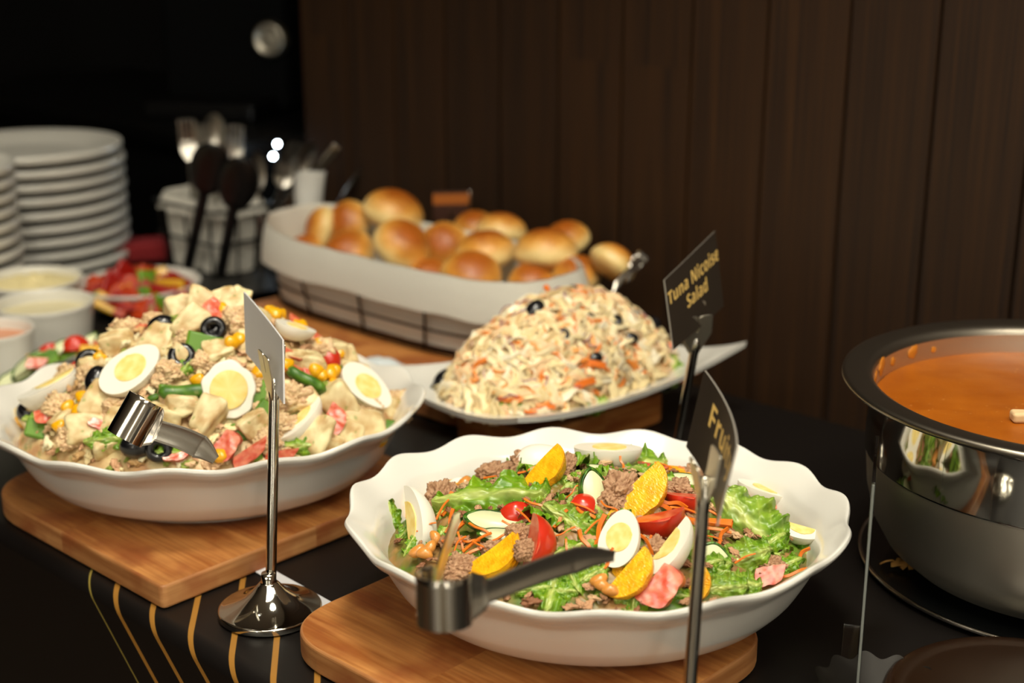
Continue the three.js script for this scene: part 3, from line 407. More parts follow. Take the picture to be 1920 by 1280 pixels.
// ---------------------------------------------------------------- bread basket
const BK = { t: -1.286, n: 1.20, L: 0.50, W: 0.20, H: 0.093 };
const basketOutline = (a, kx, kz) => { const c = Math.cos(a), s = Math.sin(a), e = Math.pow(Math.pow(Math.abs(c), 3.2) + Math.pow(Math.abs(s), 3.2), -1 / 3.2); return V(c * e * BK.L / 2 * kx, 0, s * e * BK.W / 2 * kz); };
{
  const o = thing('bread_basket', 'long dark wire basket lined with white cloth and full of rolls', 'basket', alongTable(BK.t, BK.n, BT + 0.002), TURN);
  const ring = (y, k) => { const p = []; for (let i = 0; i < 64; i++) p.push(basketOutline(i / 64 * Math.PI * 2, k, k).setY(y)); return tube(p, 0.0019, 160, 8, true); };
  for (const [y, k] of [[0.003, 0.9], [0.03, 0.94]]) mesh('wire_ring', ring(y, k), M.wire, o);
  mesh('wire_ring', ring(0.062, 0.985), M.wire, o);
  for (let i = 0; i < 14; i++) { const a = (i + 0.5) / 14 * Math.PI * 2; mesh('upright_wire', tube([[0.003, 0.9], [0.03, 0.945], [0.062, 0.99]].map(([y, k]) => basketOutline(a, k, k).setY(y)), 0.0017, 10, 6), M.wire, o); }
  const dbl = Object.assign(M.linen.clone(), { side: THREE.DoubleSide });
  const lin = (u, v, q) => { const a = -u * Math.PI * 2, c = Math.cos(a), s = Math.sin(a), wv = noise(c * 6, s * 6, 3) , edge = noise(c * 3, s * 3, 12); let k, y; const endLift = 0.012 * sstep(-c, 0.55, 0.95);
    if (v < 0.5) { const w = v / 0.5; k = lerp(0.86, 0.955, w) + 0.006 * wv; y = 0.008 + w * (BK.H + endLift); } else { const w = (v - 0.5) / 0.5; k = 0.955 + 0.045 * Math.sin(w * Math.PI * 0.5) * 1.25 + 0.02 * w; y = 0.008 + BK.H + endLift + 0.004 * Math.sin(w * Math.PI) - w * (0.047 + 0.005 * edge + endLift * 0.7) + 0.0015 * wv; }
    const p = basketOutline(a, 1, 1); const extra = k - 1; return q.set(p.x * (1 + extra * 0.55), y, p.z * (1 + extra * 1.15)); };
  mesh('cloth_liner', sheet(200, 32, lin, true), dbl, o);
  const fl = mesh('liner_floor', sheet(64, 8, (u, v, q) => q.copy(basketOutline(-u * Math.PI * 2, 0.9 * v, 0.82 * v)).setY(0.0075), true), dbl, o);
  for (const px of [[538, 508], [795, 551]]) { const m = mesh('eyelet', new THREE.TorusGeometry(0.004, 0.0018, 10, 24), M.wire, o); const w = along(px[0], px[1], px[0] < 600 ? 1.87 : 1.69); o.updateMatrixWorld(true); const l = o.worldToLocal(w); m.position.copy(l); }
  // rolls: px, py of the middle, width px, height ratio, roll angle, facing, shade
  const rollGeo = (k) => { const g = blob(5, (q) => { const d = q.clone(), up = d.y > 0 ? 0.80 : 0.52; q.set(d.x * (1 + 0.05 * noise(d.x, d.z, k)), d.y * up, d.z * (0.98 + 0.05 * noise(d.z, d.x, k + 5))); q.multiplyScalar(0.5 * (1 + 0.035 * noise(d.x * 2, d.y * 2, d.z * 2 + k * 7) + 0.004 * noise(d.x * 14, d.y * 14, d.z * 14))); });
    const crust = col(0xa65712), gold = col(0xd8973c), pale = col(0xeed08c), foot = col(0xc98d45);
    return paint(g, (c, p) => { const h = p.y / 0.4 + 0.25 * fbm(p.x * 5, p.y * 5, p.z * 5 + k) ; if (h > 0.5) mixc(c, gold, crust, (h - 0.5) * 2.4); else if (h > 0.1) mixc(c, pale, gold, (h - 0.1) * 2.5); else mixc(c, pale, foot, (-0.1 - h) * 2.2); c.multiplyScalar(1 + 0.18 * noise(p.x * 40, p.y * 40, p.z * 40)); }); };
  const rm = phys({ vertexColors: true, roughness: 0.42, clearcoat: 0.12, clearcoatRoughness: 0.4 }), geos = [1, 2, 3, 4].map(rollGeo);
  const inner = -BK.H, rolls = [
    ['topmost bread roll, at the back beside the small sign', 737, 402, 118, 0, 1.93, [0.15, 0.3, -0.35]],
    ['big glossy bread roll tipped forward in the middle of the basket front', 753, 461, 112, 0, 1.82, [0.55, 0, -0.5]],
    ['dark bread roll low at the front, before the torn roll', 654, 480, 108, 1, 1.86, [0.5, 0.4, 0.3]],
    ['brown bread roll standing on edge behind the low dark roll', 654, 420, 92, 2, 1.95, [0.9, 0.2, 0.5]],
    ['torn bread roll showing a pale side at the cloth end of the basket', 606, 428, 84, 3, 1.95, [0.1, 0.2, 1.25]],
    ['small bread roll at the cloth end of the basket, lowest there', 573, 470, 72, 1, 1.93, [0.4, 0, 0.2]],
    ['brown bread roll standing up under the small sign', 832, 462, 96, 2, 1.87, [0.95, 0.3, 0.1]],
    ['bread roll in shade right behind the metal edge of the small sign', 889, 428, 80, 3, 1.93, [0.2, 0.8, 0.2]],
    ['pale-sided bread roll behind the flat pale one', 941, 436, 96, 0, 1.87, [-0.15, 0.3, -0.15]],
    ['flat bread roll with a wide pale side in the second row', 911, 476, 114, 3, 1.80, [-0.1, 0.8, 0.12]],
    ['dark glossy bread roll at the cloth rim, before the flat pale one', 884, 520, 116, 1, 1.74, [0.6, 0.1, -0.1]],
    ['largest pale bread roll, right of the flat one', 1024, 476, 122, 0, 1.76, [-0.12, 0.2, 0]],
    ['bread roll peeping out behind the largest pale roll', 1062, 452, 92, 2, 1.82, [0.1, 0.6, 0.3]],
    ['bread roll alone at the far slaw end of the basket', 1147, 496, 94, 3, 1.705, [-0.1, 0.5, -0.7]],
    ['half hidden bread roll just over the slaw heap', 1082, 518, 94, 1, 1.735, [0.3, 0.2, 0.1]],
    ['dark bread roll mostly hidden behind the slaw, at the cloth rim', 996, 532, 90, 2, 1.745, [0.5, 0.5, 0]],
    ['low bread roll glimpsed under the big glossy one', 806, 520, 84, 1, 1.80, [0.5, 0.5, 0]],
  ];
  for (const [label, px, py, w, k, d, rot] of rolls) { const m = mesh('bread_roll', geos[k], rm); m.position.copy(along(px, py, d)); m.scale.setScalar(w * d / FOCAL); m.rotation.set(...rot); tag(m, label, 'bread roll', 'bread rolls in the basket'); }
  // small sign on a stand behind the rolls
  const s = thing('small_sign', 'small dark table sign with an orange band and bright metal edge behind the rolls', 'sign', alongTable(-1.40, 1.272, 0.001), TURN);
  const cv = document.createElement('canvas'); cv.width = 256; cv.height = 256; const c = cv.getContext('2d'); c.fillStyle = '#3a1a08'; c.fillRect(0, 0, 256, 256); c.fillStyle = '#a85c16'; c.fillRect(0, 14, 256, 74);
  const tx = new THREE.CanvasTexture(cv); tx.colorSpace = THREE.SRGBColorSpace; tx.magFilter = THREE.LinearFilter;
  s.position.copy(along(846, 440, 2.0)).setY(TABLE + 0.001); s.rotation.y = 0.1;
  const y = along(846, 392, 2.0).y - TABLE; mesh('sign_board', new RoundedBoxGeometry(0.05, 0.052, 0.002, 1, 0.0005), std({ map: tx, roughness: 0.5 }), s).position.y = y;
  mesh('metal_edge', new RoundedBoxGeometry(0.003, 0.054, 0.0045, 1, 0.0008), M.steel, s).position.set(0.0265, y, 0); mesh('stem', new THREE.CylinderGeometry(0.003, 0.003, y, 12), M.steel, s).position.y = y / 2; mesh('base', lathe([[0.0001, 0], [0.03, 0], [0.03, 0.003], [0.006, 0.008], [0.0001, 0.008]], 40), M.steel, s);
  tongs('bread_tongs', 'small steel tongs with bright tips at the slaw end of the bread basket', along(1198, 488, 1.66), 0.010, [along(1176, 528, 1.60), along(1150, 548, 1.64)], 0.014, V(0.3, 1, 0.2));
}

// ---------------------------------------------------------------- dark things beyond the table
{
  const sb = thing('sideboard', 'black sideboard carrying the dark coffee machine beyond the table', 'sideboard', at(-0.70, 2.95).setY(0), TURN);
  mesh('cabinet', new RoundedBoxGeometry(1.1, 0.88, 0.5, 2, 0.008), M.blackMatt, sb).position.y = 0.44; mesh('worktop', new RoundedBoxGeometry(1.14, 0.03, 0.54, 2, 0.006), M.black, sb).position.y = 0.897;
  const cm = thing('coffee_machine', 'black coffee machine with a shiny round knob in the dark background', 'coffee machine', at(-0.52, 2.86).setY(0.9125), TURN + 0.5);
  mesh('housing', new RoundedBoxGeometry(0.26, 0.34, 0.24, 4, 0.02), M.blackMatt, cm).position.y = 0.172; mesh('drip_tray', new RoundedBoxGeometry(0.22, 0.03, 0.12, 3, 0.006), M.black, cm).position.set(0, 0.016, 0.18);
  const kn = mesh('round_knob', new THREE.LatheGeometry([[0.0001, 0.02], [0.016, 0.02], [0.02, 0.018], [0.024, 0.026], [0.031, 0.022], [0.033, 0.012], [0.032, 0], [0.0001, 0]].map(([a, b]) => new THREE.Vector2(a, b)), 64), M.brushed, cm);
  cm.updateMatrixWorld(true); const l = cm.worldToLocal(along(534, 68, 2.72)); kn.position.set(l.x, l.y, 0.12); kn.rotation.x = Math.PI / 2;
  const ch = thing('lounge_chair', 'dim red-brown padded chair in the dark beyond the plates', 'chair', at(-1.75, 4.1).setY(0), 0.5), lm = std({ color: 0x4a1a10, roughness: 0.5 });
  mesh('seat', new RoundedBoxGeometry(0.5, 0.14, 0.5, 4, 0.04), lm, ch).position.y = 0.42; mesh('backrest', new RoundedBoxGeometry(0.5, 0.62, 0.11, 4, 0.05), lm, ch).position.set(0, 0.8, -0.22); for (const x of [-0.2, 0.2]) for (const z of [-0.2, 0.2]) mesh('leg', new THREE.CylinderGeometry(0.02, 0.014, 0.36, 12), M.blackMatt, ch).position.set(x, 0.18, z);
}
// two glowing points added in place of the bright glints on the cutlery
for (const [px, py, label] of [[520, 270, 'upper of two added glowing points for the glints by the cutlery'], [512, 293, 'lower of two added glowing points for the glints by the cutlery']]) {
  const p = along(px, py, 2.34), o = thing('added_glint', label, 'light', p); mesh('glint_ball', new THREE.SphereGeometry(0.0035, 16, 12), std({ color: 0xffffff, emissive: 0xdff2ff, emissiveIntensity: 90 }), o);
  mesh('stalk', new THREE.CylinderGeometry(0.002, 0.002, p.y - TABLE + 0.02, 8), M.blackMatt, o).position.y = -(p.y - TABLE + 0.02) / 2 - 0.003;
  const l = new THREE.PointLight(0xdff2ff, 0.012, 0, 2); l.position.copy(p); l.name = 'glint_light'; scene.add(l);
}

// ---------------------------------------------------------------- food: shapes, one unit long along x, facing +y
const FM = {
  white: phys({ color: 0xefeadb, roughness: 0.38, clearcoat: 0.25, clearcoatRoughness: 0.25 }),
  yolk: std({ vertexColors: true, roughness: 0.7 }),
  skin: phys({ color: 0xc42d16, roughness: 0.28, clearcoat: 0.35, clearcoatRoughness: 0.2 }),
  skinDull: phys({ color: 0xb54a35, roughness: 0.34, clearcoat: 0.3, clearcoatRoughness: 0.25 }),
  flesh: phys({ vertexColors: true, roughness: 0.3, clearcoat: 0.4, clearcoatRoughness: 0.2 }),
  orange: phys({ vertexColors: true, roughness: 0.32, clearcoat: 0.35, clearcoatRoughness: 0.25, bumpMap: texture(256, 256, (u, v) => 0.5 + fbm(u * 60, v * 7, 3, 3) + 0.4 * noise(u * 22, v * 5, 8), false), bumpScale: 0.0005 }),
  peel: phys({ vertexColors: true, roughness: 0.3, clearcoat: 0.3, clearcoatRoughness: 0.2 }),
  pulp: phys({ color: 0xd9dcae, roughness: 0.35, clearcoat: 0.3, clearcoatRoughness: 0.3 }),
  leaf: phys({ vertexColors: true, roughness: 0.36, transmission: 0.12, clearcoat: 0.25, clearcoatRoughness: 0.3, side: THREE.DoubleSide }),
  carrot: phys({ color: 0xe5741a, roughness: 0.42, clearcoat: 0.2, clearcoatRoughness: 0.3 }),
  tuna: std({ vertexColors: true, roughness: 0.75 }),
  bean: phys({ color: 0xcf8a3d, roughness: 0.3, clearcoat: 0.4 }),
  potato: phys({ vertexColors: true, roughness: 0.5, clearcoat: 0.15, clearcoatRoughness: 0.4 }),
  corn: phys({ color: 0xe8a80a, roughness: 0.3, clearcoat: 0.4, clearcoatRoughness: 0.2 }),
  olive: phys({ color: 0x0e0d10, roughness: 0.25, clearcoat: 0.4 }),
  green: phys({ vertexColors: true, roughness: 0.45, clearcoat: 0.12, clearcoatRoughness: 0.3 }),
  yellow: phys({ color: 0xd9a516, roughness: 0.3, clearcoat: 0.3 }),
};
const centred = (gs) => { const b = new THREE.Box3(); for (const g of gs) { g.computeBoundingBox(); b.union(g.boundingBox); } const c = b.getCenter(V()); for (const g of gs) g.translate(-c.x, -c.y, -c.z); return gs; };
// the part of a solid of revolution about x that lies within an angle about +y: its outside and its two cut faces
function lune(r, w, nx = 40, na = 20, x0 = -0.5, x1 = 0.5, lean = 1) {
  const X = (u) => { const c = -Math.cos(u * Math.PI) / 2 + 0.5; return lerp(x0, x1, c); };
  const outer = sheet(nx, na, (u, v, q) => { const x = X(u), a = lerp(-w / 2, w / 2, v), R = r(x, a); return q.set(x, R * Math.cos(a) * lean, R * Math.sin(a)); });
  const face = (a, flip) => sheet(nx, 10, (u, v, q) => { const x = X(flip ? 1 - u : u), R = r(x, a) * v; return q.set(x, R * Math.cos(a) * lean, R * Math.sin(a)); });
  return { outer, faces: join([face(-w / 2, false), face(w / 2, true)]) };
}
const eggR = (x) => 0.365 * Math.sqrt(Math.max(0, 1 - (2 * x) ** 2)) * (1 - 0.22 * x);
const yolkPaint = (g, k) => paint(g, (c, p) => mixc(c, col(0xf1de96), col(0xe9c868), 0.5 + fbm(p.x * 7 + k, p.y * 7, p.z * 7) * 1.6));
const fleshPaint = (g, k, a = 0xcc3a1c, b = 0xdf7352) => paint(g, (c, p) => mixc(c, col(a), col(b), 0.45 + fbm(p.x * 6 + k, p.y * 6, p.z * 6 + k) * 1.8));
const protos = {};
function proto(kind, list) { (protos[kind] ??= []).push(list); }                // list of [part name, geometry, material, sub-parts]
for (const k of [0, 1]) { // egg quarters
  const w = [1.55, 1.25][k], L = lune((x) => eggR(x) * (1 + 0.02 * noise(x * 5, k)), w), yr = (x) => { const t = (x - 0.03) / 0.27; return Math.abs(t) < 1 ? 0.235 * Math.sqrt(1 - t * t) * (1 + 0.08 * noise(x * 18, k * 3)) : 0; };
  const Y = lune(yr, w + 0.10, 30, 14, -0.24, 0.30); for (const g of [Y.outer, Y.faces]) g.translate(0, -0.008, 0);
  const [a, b] = centred([join([L.outer, L.faces]), join([Y.outer, Y.faces])]); proto('egg_wedge', [['egg_white', a, FM.white], ['yolk', yolkPaint(b, k), FM.yolk]]);
}
{ const L = lune((x, a) => eggR(x) * (1 + 0.015 * noise(x * 4, a)), Math.PI), yr = (x) => { const t = (x - 0.02) / 0.25; return Math.abs(t) < 1 ? 0.24 * Math.sqrt(1 - t * t) * (1 + 0.06 * noise(x * 14, 4)) : 0; };
  const Y = lune(yr, Math.PI, 30, 20, -0.23, 0.27); for (const g of [Y.outer, Y.faces]) { g.scale(1, 0.9, 1); g.translate(0, -0.012, 0); }
  const [a, b] = centred([join([L.outer, L.faces]), join([Y.outer, Y.faces])]); proto('egg_half', [['egg_white', a, FM.white], ['yolk', yolkPaint(b, 3), FM.yolk]]); }
{ // thick cross slice of an egg
  const rim = (a) => 0.47 * (1 + 0.06 * Math.cos(2 * a + 0.5) + 0.035 * Math.cos(5 * a + 1) + 0.02 * Math.cos(9 * a));
  const prof = [[0, -0.1], [0.9, -0.1], [0.98, -0.07], [1, 0], [0.985, 0.06], [0.93, 0.085], [0.62, 0.08], [0, 0.08]];
  const g = sheet(96, prof.length - 1, (u, v, q) => { const [k, y] = prof[Math.round(v * (prof.length - 1))], a = -u * Math.PI * 2, R = rim(a) * Math.max(k, 1e-4); return q.set(R * Math.cos(a), y + 0.01 * noise(R * 6 * Math.cos(a), R * 6 * Math.sin(a)), R * Math.sin(a)); }, true);
  const y = lathe([[0, 0.02], [0.30, 0.02], [0.318, 0.10], [0.308, 0.118], [0.2, 0.124], [0, 0.122]], 64); y.scale(1.04, 1, 0.98); proto('egg_slice', [['egg_white', g, FM.white], ['yolk', yolkPaint(y, 5), FM.yolk]]); }
for (const k of [0, 1, 2]) { // tomato wedges: skin outside, wet flesh inside
  const w = [1.5, 1.1, 2.0][k], R = (x, a) => 0.5 * Math.pow(Math.max(0, 1 - (2 * x) ** 2), 0.55) * (1 + 0.04 * noise(x * 4, a * 2, k)), L = lune(R, w), hollow = warp(L.faces, (q) => { const s = Math.sin(q.x * 9 + k) * 0.5 + 0.5, r = Math.hypot(q.y, q.z); const d = 0.05 * s * sstep(r, 0.1, 0.25) * sstep(r, 0.46, 0.32); q.y += d; });
  const [a, b] = centred([L.outer, hollow]); proto('tomato_wedge', [['skin', a, FM.skin], ['flesh', fleshPaint(b, k), FM.flesh]]);
}
for (const k of [0, 1, 2]) { // diced tomato, dressed: a cut of the fruit with a strip of skin
  const L = lune((x, a) => 0.62 * Math.pow(Math.max(0, 1 - Math.pow(Math.abs(2 * x), 5)), 0.4) * (1 + 0.12 * noise(x * 3 + k, a * 2, k)), [1.3, 1.0, 1.6][k], 40, 20), gs = centred([L.outer, L.faces]).map((g) => warp(g, (q) => { q.x += q.y * [0.3, -0.35, 0.15][k] + q.z * 0.2; const d = q.clone().multiplyScalar(6); q.multiplyScalar(1 + 0.10 * noise(q.x * 3, q.y * 3, q.z * 3 + k)); q.y += 0.02 * noise(d.x, d.y, d.z); }));
  for (const q of gs) q.rotateX(2.0);
  proto('tomato_chunk', [['skin', gs[0], FM.skinDull], ['flesh', fleshPaint(gs[1], k * 4, 0xc6462c, 0xda8260), FM.flesh]]); }
{ const L = lune((x) => 0.42 * Math.sqrt(Math.max(0, 1 - (2 * x) ** 2)), Math.PI); const [a, b] = centred([L.outer, L.faces]); proto('tomato_half', [['skin', a, FM.skin], ['flesh', fleshPaint(b, 9), FM.flesh]]); }
for (const k of [0, 1, 2]) { // peeled orange segments
  const w = [0.95, 0.8, 1.1][k], R = (x, a) => 0.46 * Math.pow(Math.max(0, 1 - (2 * x) ** 2), 0.5) * (1 + 0.05 * noise(x * 7, a * 4, k) + 0.008 * noise(x * 40, a * 20, k)), L = lune(R, w, 60, 18);
  const g = join([L.outer, L.faces]); warp(g, (q) => { q.y += 0.12 * (q.x * q.x) * [1, -1, 0.3][k]; }); const [a] = centred([g]); proto('orange_segment', [['pulp', paint(a, (c, p) => { mixc(c, col(0xeb9c08), col(0xf8bd1a), 0.5 + fbm(p.x * 5, p.y * 9, p.z * 9 + k) * 1.6); c.multiplyScalar(1 + 0.12 * noise(p.x * 60, p.y * 12, p.z * 12)); }), FM.orange]]); }
for (const k of [0, 1]) { // cucumber slices: k = 1 is half a slice
  const span = k ? Math.PI : Math.PI * 2, ring = (r0, r1, y0, y1) => { const pr = [[r0, y0], [r1, y0], [r1, y1], [r0, y1]]; return sheet(64, pr.length, (u, v, q) => { const [r, y] = pr[Math.round(v * 4) % 4], a = -u * span, e = 1 + 0.02 * Math.cos(6 * a); return q.set(r * e * Math.cos(a), y + 0.05 * Math.sin(a * 1.0 + 0.6) * r, r * e * Math.sin(a)); }); };
  const pg = ring(0.0001, 0.44, -0.055, 0.055), gg = ring(0.438, 0.5, -0.057, 0.057); if (k) { pg.scale(1, 1, 1.25); gg.scale(1, 1, 1.25); }
  centred([pg, gg]);
  proto(k ? 'cucumber_piece' : 'cucumber_slice', [['pulp', pg, FM.pulp], ['peel', paint(gg, (c, p) => mixc(c, col(0x1d4a12), col(0x5d8a2c), 0.4 + 1.6 * noise(Math.atan2(p.z, p.x) * 8, 0, k))), FM.peel]]); }
for (const k of [0, 1, 2, 3, 4]) { // frilled lettuce leaves
  const wide = [0.42, 0.30, 0.5, 0.36, 0.27][k], g = sheet(90, 44, (u, v, q) => {
    const x = u - 0.5, t = v * 2 - 1, at2 = Math.abs(t), w = wide * Math.pow(Math.sin(Math.PI * clamp(u * 0.93 + 0.05, 0, 1)), 0.6) * (0.55 + 0.45 * u), fr = Math.pow(at2, 2.2) + 0.7 * Math.pow(Math.max(0, u - 0.72) / 0.28, 2);
    const ph = x * 22 + k * 2.1 + 1.6 * noise(x * 5, k, 2), ruff = fr * (0.075 * Math.sin(ph + t) + 0.045 * Math.sin(ph * 2.3 + k + t * 2) + 0.025 * noise(x * 40, t * 6, k)), fold = 0.05 * noise(x * 5, t * 3, k * 3) + 0.02 * noise(x * 12, t * 8, k);
    const tooth = 1 + fr * 0.10 * noise(x * 34, k, t > 0 ? 1 : 5);
    return q.set(x * (1 + 0.06 * fr * noise(t * 14, k, 3)), ruff + fold - 0.22 * x * x - 0.16 * t * t * wide * 2 + 0.02 * Math.exp(-t * t * 60), t * w * tooth + 0.03 * fr * Math.cos(ph)); });
  const A = col(0x5a8a08), B = col(0x84aa18), P = col(0xcfd87c), Dk = col(0x356a0a);
  proto('lettuce_leaf', [['leaf', paint(g, (c, p) => { const n = fbm(p.x * 6 + k, p.z * 6, 2); mixc(c, A, B, 0.5 + n * 1.5); const rib = Math.exp(-((p.z / wide) ** 2) * 60) + 0.55 * Math.exp(-((Math.sin(p.x * 16 + Math.abs(p.z) * 20)) ** 2) * 16) * 0.5; c.lerp(P, clamp(rib * 0.7 + (k === 2 || k === 3 ? 0.25 : 0) * (0.5 - p.x), 0, 0.8)); c.lerp(Dk, clamp(noise(p.x * 9, p.z * 9, k + 7) * 0.8, 0, 0.5)); }), FM.leaf]]); }
for (const k of [0, 1, 2, 3]) { // carrot shreds
  const b = [0.05, 0.16, -0.1, 0.28][k], th = [0.03, 0.024, 0.045, 0.02][k]; proto('carrot_shred', [['shred', ribbon([V(-0.5, 0, 0), V(-0.2, b * 0.8, 0.03 * k), V(0.15, b, -0.02 * k), V(0.5, 0, 0.05)], (v) => V(0, 0.5 * Math.sin(v * 2 + k), 1), th * 1.5, th * 0.8, 0, 24), FM.carrot]]); }
for (const k of [0, 1, 2]) { // flaked tuna
  const g = blob(20, (q) => { const d = q.clone(), f = fbm(d.x * 1.7 + k * 9, d.y * 1.7, d.z * 1.7, 3), fib = noise(d.x * 3 + k, d.y * 16, d.z * 16), cr = Math.abs(fbm(d.x * 5, d.y * 5 + k * 3, d.z * 5, 4)); q.multiply(V(0.5, 0.3, 0.42)).multiplyScalar(0.8 + 0.7 * f + 0.10 * fib - 0.45 * cr + 0.12); });
  proto('dressed_tuna', [['flake', paint(g.clone(), (c, p) => { mixc(c, col(0xb98e66), col(0xe2c898), 0.5 + fbm(p.x * 8, p.y * 16, p.z * 16 + k) * 2); }), FM.potato]]);
  proto('tuna_flake', [['flake', paint(g, (c, p) => { mixc(c, col(0x83593a), col(0xbb9470), 0.5 + fbm(p.x * 9, p.y * 22, p.z * 22 + k) * 1.8); }), FM.tuna]]); }
{ const g = blob(6, (q) => { const b = 0.2 * (1 - q.x * q.x); q.multiply(V(0.5, 0.31, 0.33)); q.z += b * 0.5; }); proto('bean', [['bean', g, FM.bean]]); }
for (const k of [0, 1, 2, 3, 4]) { // boiled potato, cut in blocks and dressed
  const g = blob(9, (q) => { const d = q.clone(), e = 7, m = Math.pow(Math.abs(d.x) ** e + Math.abs(d.y) ** e + Math.abs(d.z) ** e, -1 / e); q.copy(d).multiplyScalar(m * 0.5); q.y *= [0.72, 0.6, 0.82, 0.66, 0.52][k]; q.z *= [0.8, 0.95, 0.7, 0.6, 0.85][k]; q.x += q.y * [0.3, -0.25, 0.15, 0.4, 0][k]; q.y *= 1 - 0.5 * (q.x + 0.2) * [1, 0.4, -0.8, 0.3, 1][k]; q.z *= 1 - 0.5 * q.x * [0.6, 1, 1, -1, 0.7][k]; q.multiplyScalar(1 + 0.14 * noise(d.x * 1.4 + k * 4, d.y * 1.4, d.z * 1.4) + 0.05 * noise(d.x * 4, d.y * 4, d.z * 4 + k) + 0.02 * noise(d.x * 11, d.y * 11, d.z * 11)); });
  proto('potato_chunk', [['chunk', paint(g, (c, p) => { mixc(c, col(0xbf9c66), col(0xe3d3a2), 0.6 + fbm(p.x * 3 + k, p.y * 3, p.z * 3) * 2.2); const h = noise(p.x * 16, p.y * 16, p.z * 16 + k * 3); if (h > 0.60) c.lerp(col(0x6d8a2a), 0.7); }), FM.potato]]); }
{ const g = blob(6, (q) => { const s = 1 - 0.35 * q.x; q.multiply(V(0.5, 0.34 * s, 0.46 * s)); }); proto('corn_kernel', [['kernel', g, FM.corn]]); }
{ const g = warp(new THREE.TorusGeometry(0.32, 0.19, 20, 40), (q) => { q.z *= 1.25; }); g.rotateX(Math.PI / 2); proto('olive_ring', [['ring', g, FM.olive]]);
  const L = lune((x) => 0.36 * Math.sqrt(Math.max(0, 1 - (2 * x) ** 2)), Math.PI * 1.2); proto('olive_half', [['olive', centred([join([L.outer, L.faces])])[0], FM.olive]]); }
for (const k of [0, 1]) { // green beans
  const g = tube([V(-0.5, 0, 0), V(-0.2, 0.05 * (k ? 1 : -0.6), 0.02), V(0.2, 0.06 * (k ? 1 : -0.4), 0), V(0.5, -0.02, 0.02)], 0.13, 40, 16); warp(g, (q) => { const e = 1 - Math.pow(clamp((Math.abs(q.x) - 0.36) / 0.15, 0, 1), 2) * 0.85; q.y *= e * (1 + 0.06 * Math.sin(q.x * 18)); q.z *= e; });
  proto('green_bean', [['pod', paint(g, (c, p) => { mixc(c, col(0x2f5a0e), col(0x55801c), 0.5 + fbm(p.x * 5, p.y * 9, p.z * 9 + k) * 1.6); if (noise(p.x * 11, p.y * 14, p.z * 14 + k) > 0.55) c.lerp(col(0xb8b080), 0.35); }), FM.green]]); }
for (const k of [0, 1]) { // pieces of green pepper: curved thick plates
  const g = warp(new RoundedBoxGeometry(1, 0.17, 0.6, 10, 0.07), (q) => { q.z *= 1 + 0.3 * q.x * (k ? -1 : 1); const b = 1.5 * q.z * q.z + 0.5 * q.x * q.x; q.y -= b - 0.05 * Math.cos(q.z * 16) - 0.03 * noise(q.x * 5, q.z * 5, k); q.z *= 1 + 0.22 * noise(q.x * 5, k * 7, 2); q.multiplyScalar(1 + 0.16 * noise(q.x * 3, q.z * 3, k * 5)); });
  proto('green_pepper', [['pepper', paint(g, (c, p) => { mixc(c, col(0x3c6a0c), col(0x6f9a22), 0.5 + fbm(p.x * 4 + k, p.z * 4, 2) * 1.6); }), FM.green]]);
  proto('red_pepper', [['pepper', g.clone(), [std({ color: 0x9a1208, roughness: 0.3 }), std({ color: 0xb83a10, roughness: 0.3 })][k]]]); proto('yellow_pepper', [['pepper', g.clone(), FM.yellow]]); }

// ---------------------------------------------------------------- heaps that the pieces lie on
const BASE = { L: { c: at(BOWL_L.x, BOWL_L.d, BT), ax: V(1, 0, 0), az: V(0, 0, 1), a: BOWL_L.a * 0.87, b: BOWL_L.b * 0.87, edge: 0.052, top: 0.112, pow: 1.7, ox: 0.11, oz: -0.1 },
  F: { c: at(BOWL_F.x, BOWL_F.d, BT), ax: V(1, 0, 0), az: V(0, 0, 1), a: BOWL_F.a * 0.86, b: BOWL_F.b * 0.86, edge: 0.048, top: 0.046, pow: 2.0, ox: 0, oz: 0 },
  S: { c: PLAT.c.clone().setY(TABLE + 0.036), ax: V(Math.cos(PLAT.turn), 0, -Math.sin(PLAT.turn)), az: V(Math.sin(PLAT.turn), 0, Math.cos(PLAT.turn)), a: PLAT.A * 0.80, b: PLAT.B * 0.69, edge: 0.022, top: 0.084, pow: 2.3, ox: 0.02, oz: 0, sq: 2.6 },
  R: { c: RD.c, ax: V(1, 0, 0), az: V(0, 0, 1), a: 0.078, b: 0.078, edge: 0.028, top: 0.03, pow: 2, ox: 0, oz: 0 }, P: { c: VP.c, ax: V(1, 0, 0), az: V(0, 0, 1), a: 0.09, b: 0.09, edge: 0.022, top: 0.045, pow: 2, ox: 0, oz: 0 } };
const qOf = (s, t, B) => { const p = B.sq ?? 2; return Math.pow(Math.pow(Math.abs(s), p) + Math.pow(Math.abs(t), p), 1 / p); };
function heapY(B, s, t) { const q = qOf(s, t, B); const k = Math.max(0, 1 - q), s2 = s - B.ox * k, t2 = t - B.oz * k; return B.edge + B.top * Math.max(-0.35, 1 - Math.pow(qOf(s2, t2, B), B.pow)); }
const local = (B, p) => { const d = p.clone().sub(B.c); return [d.dot(B.ax) / B.a, d.dot(B.az) / B.b, d.y]; };
const onHeap = (B, s, t, up = 0) => B.c.clone().addScaledVector(B.ax, s * B.a).addScaledVector(B.az, t * B.b).add(V(0, heapY(B, s, t) + up, 0));
function heapNormal(B, s, t) { const e = 0.02, h = (a, b) => heapY(B, a, b), dx = (h(s + e, t) - h(s - e, t)) / (2 * e * B.a), dz = (h(s, t + e) - h(s, t - e)) / (2 * e * B.b); return B.ax.clone().multiplyScalar(-dx).addScaledVector(B.az, -dz).add(V(0, 1, 0)).normalize(); }
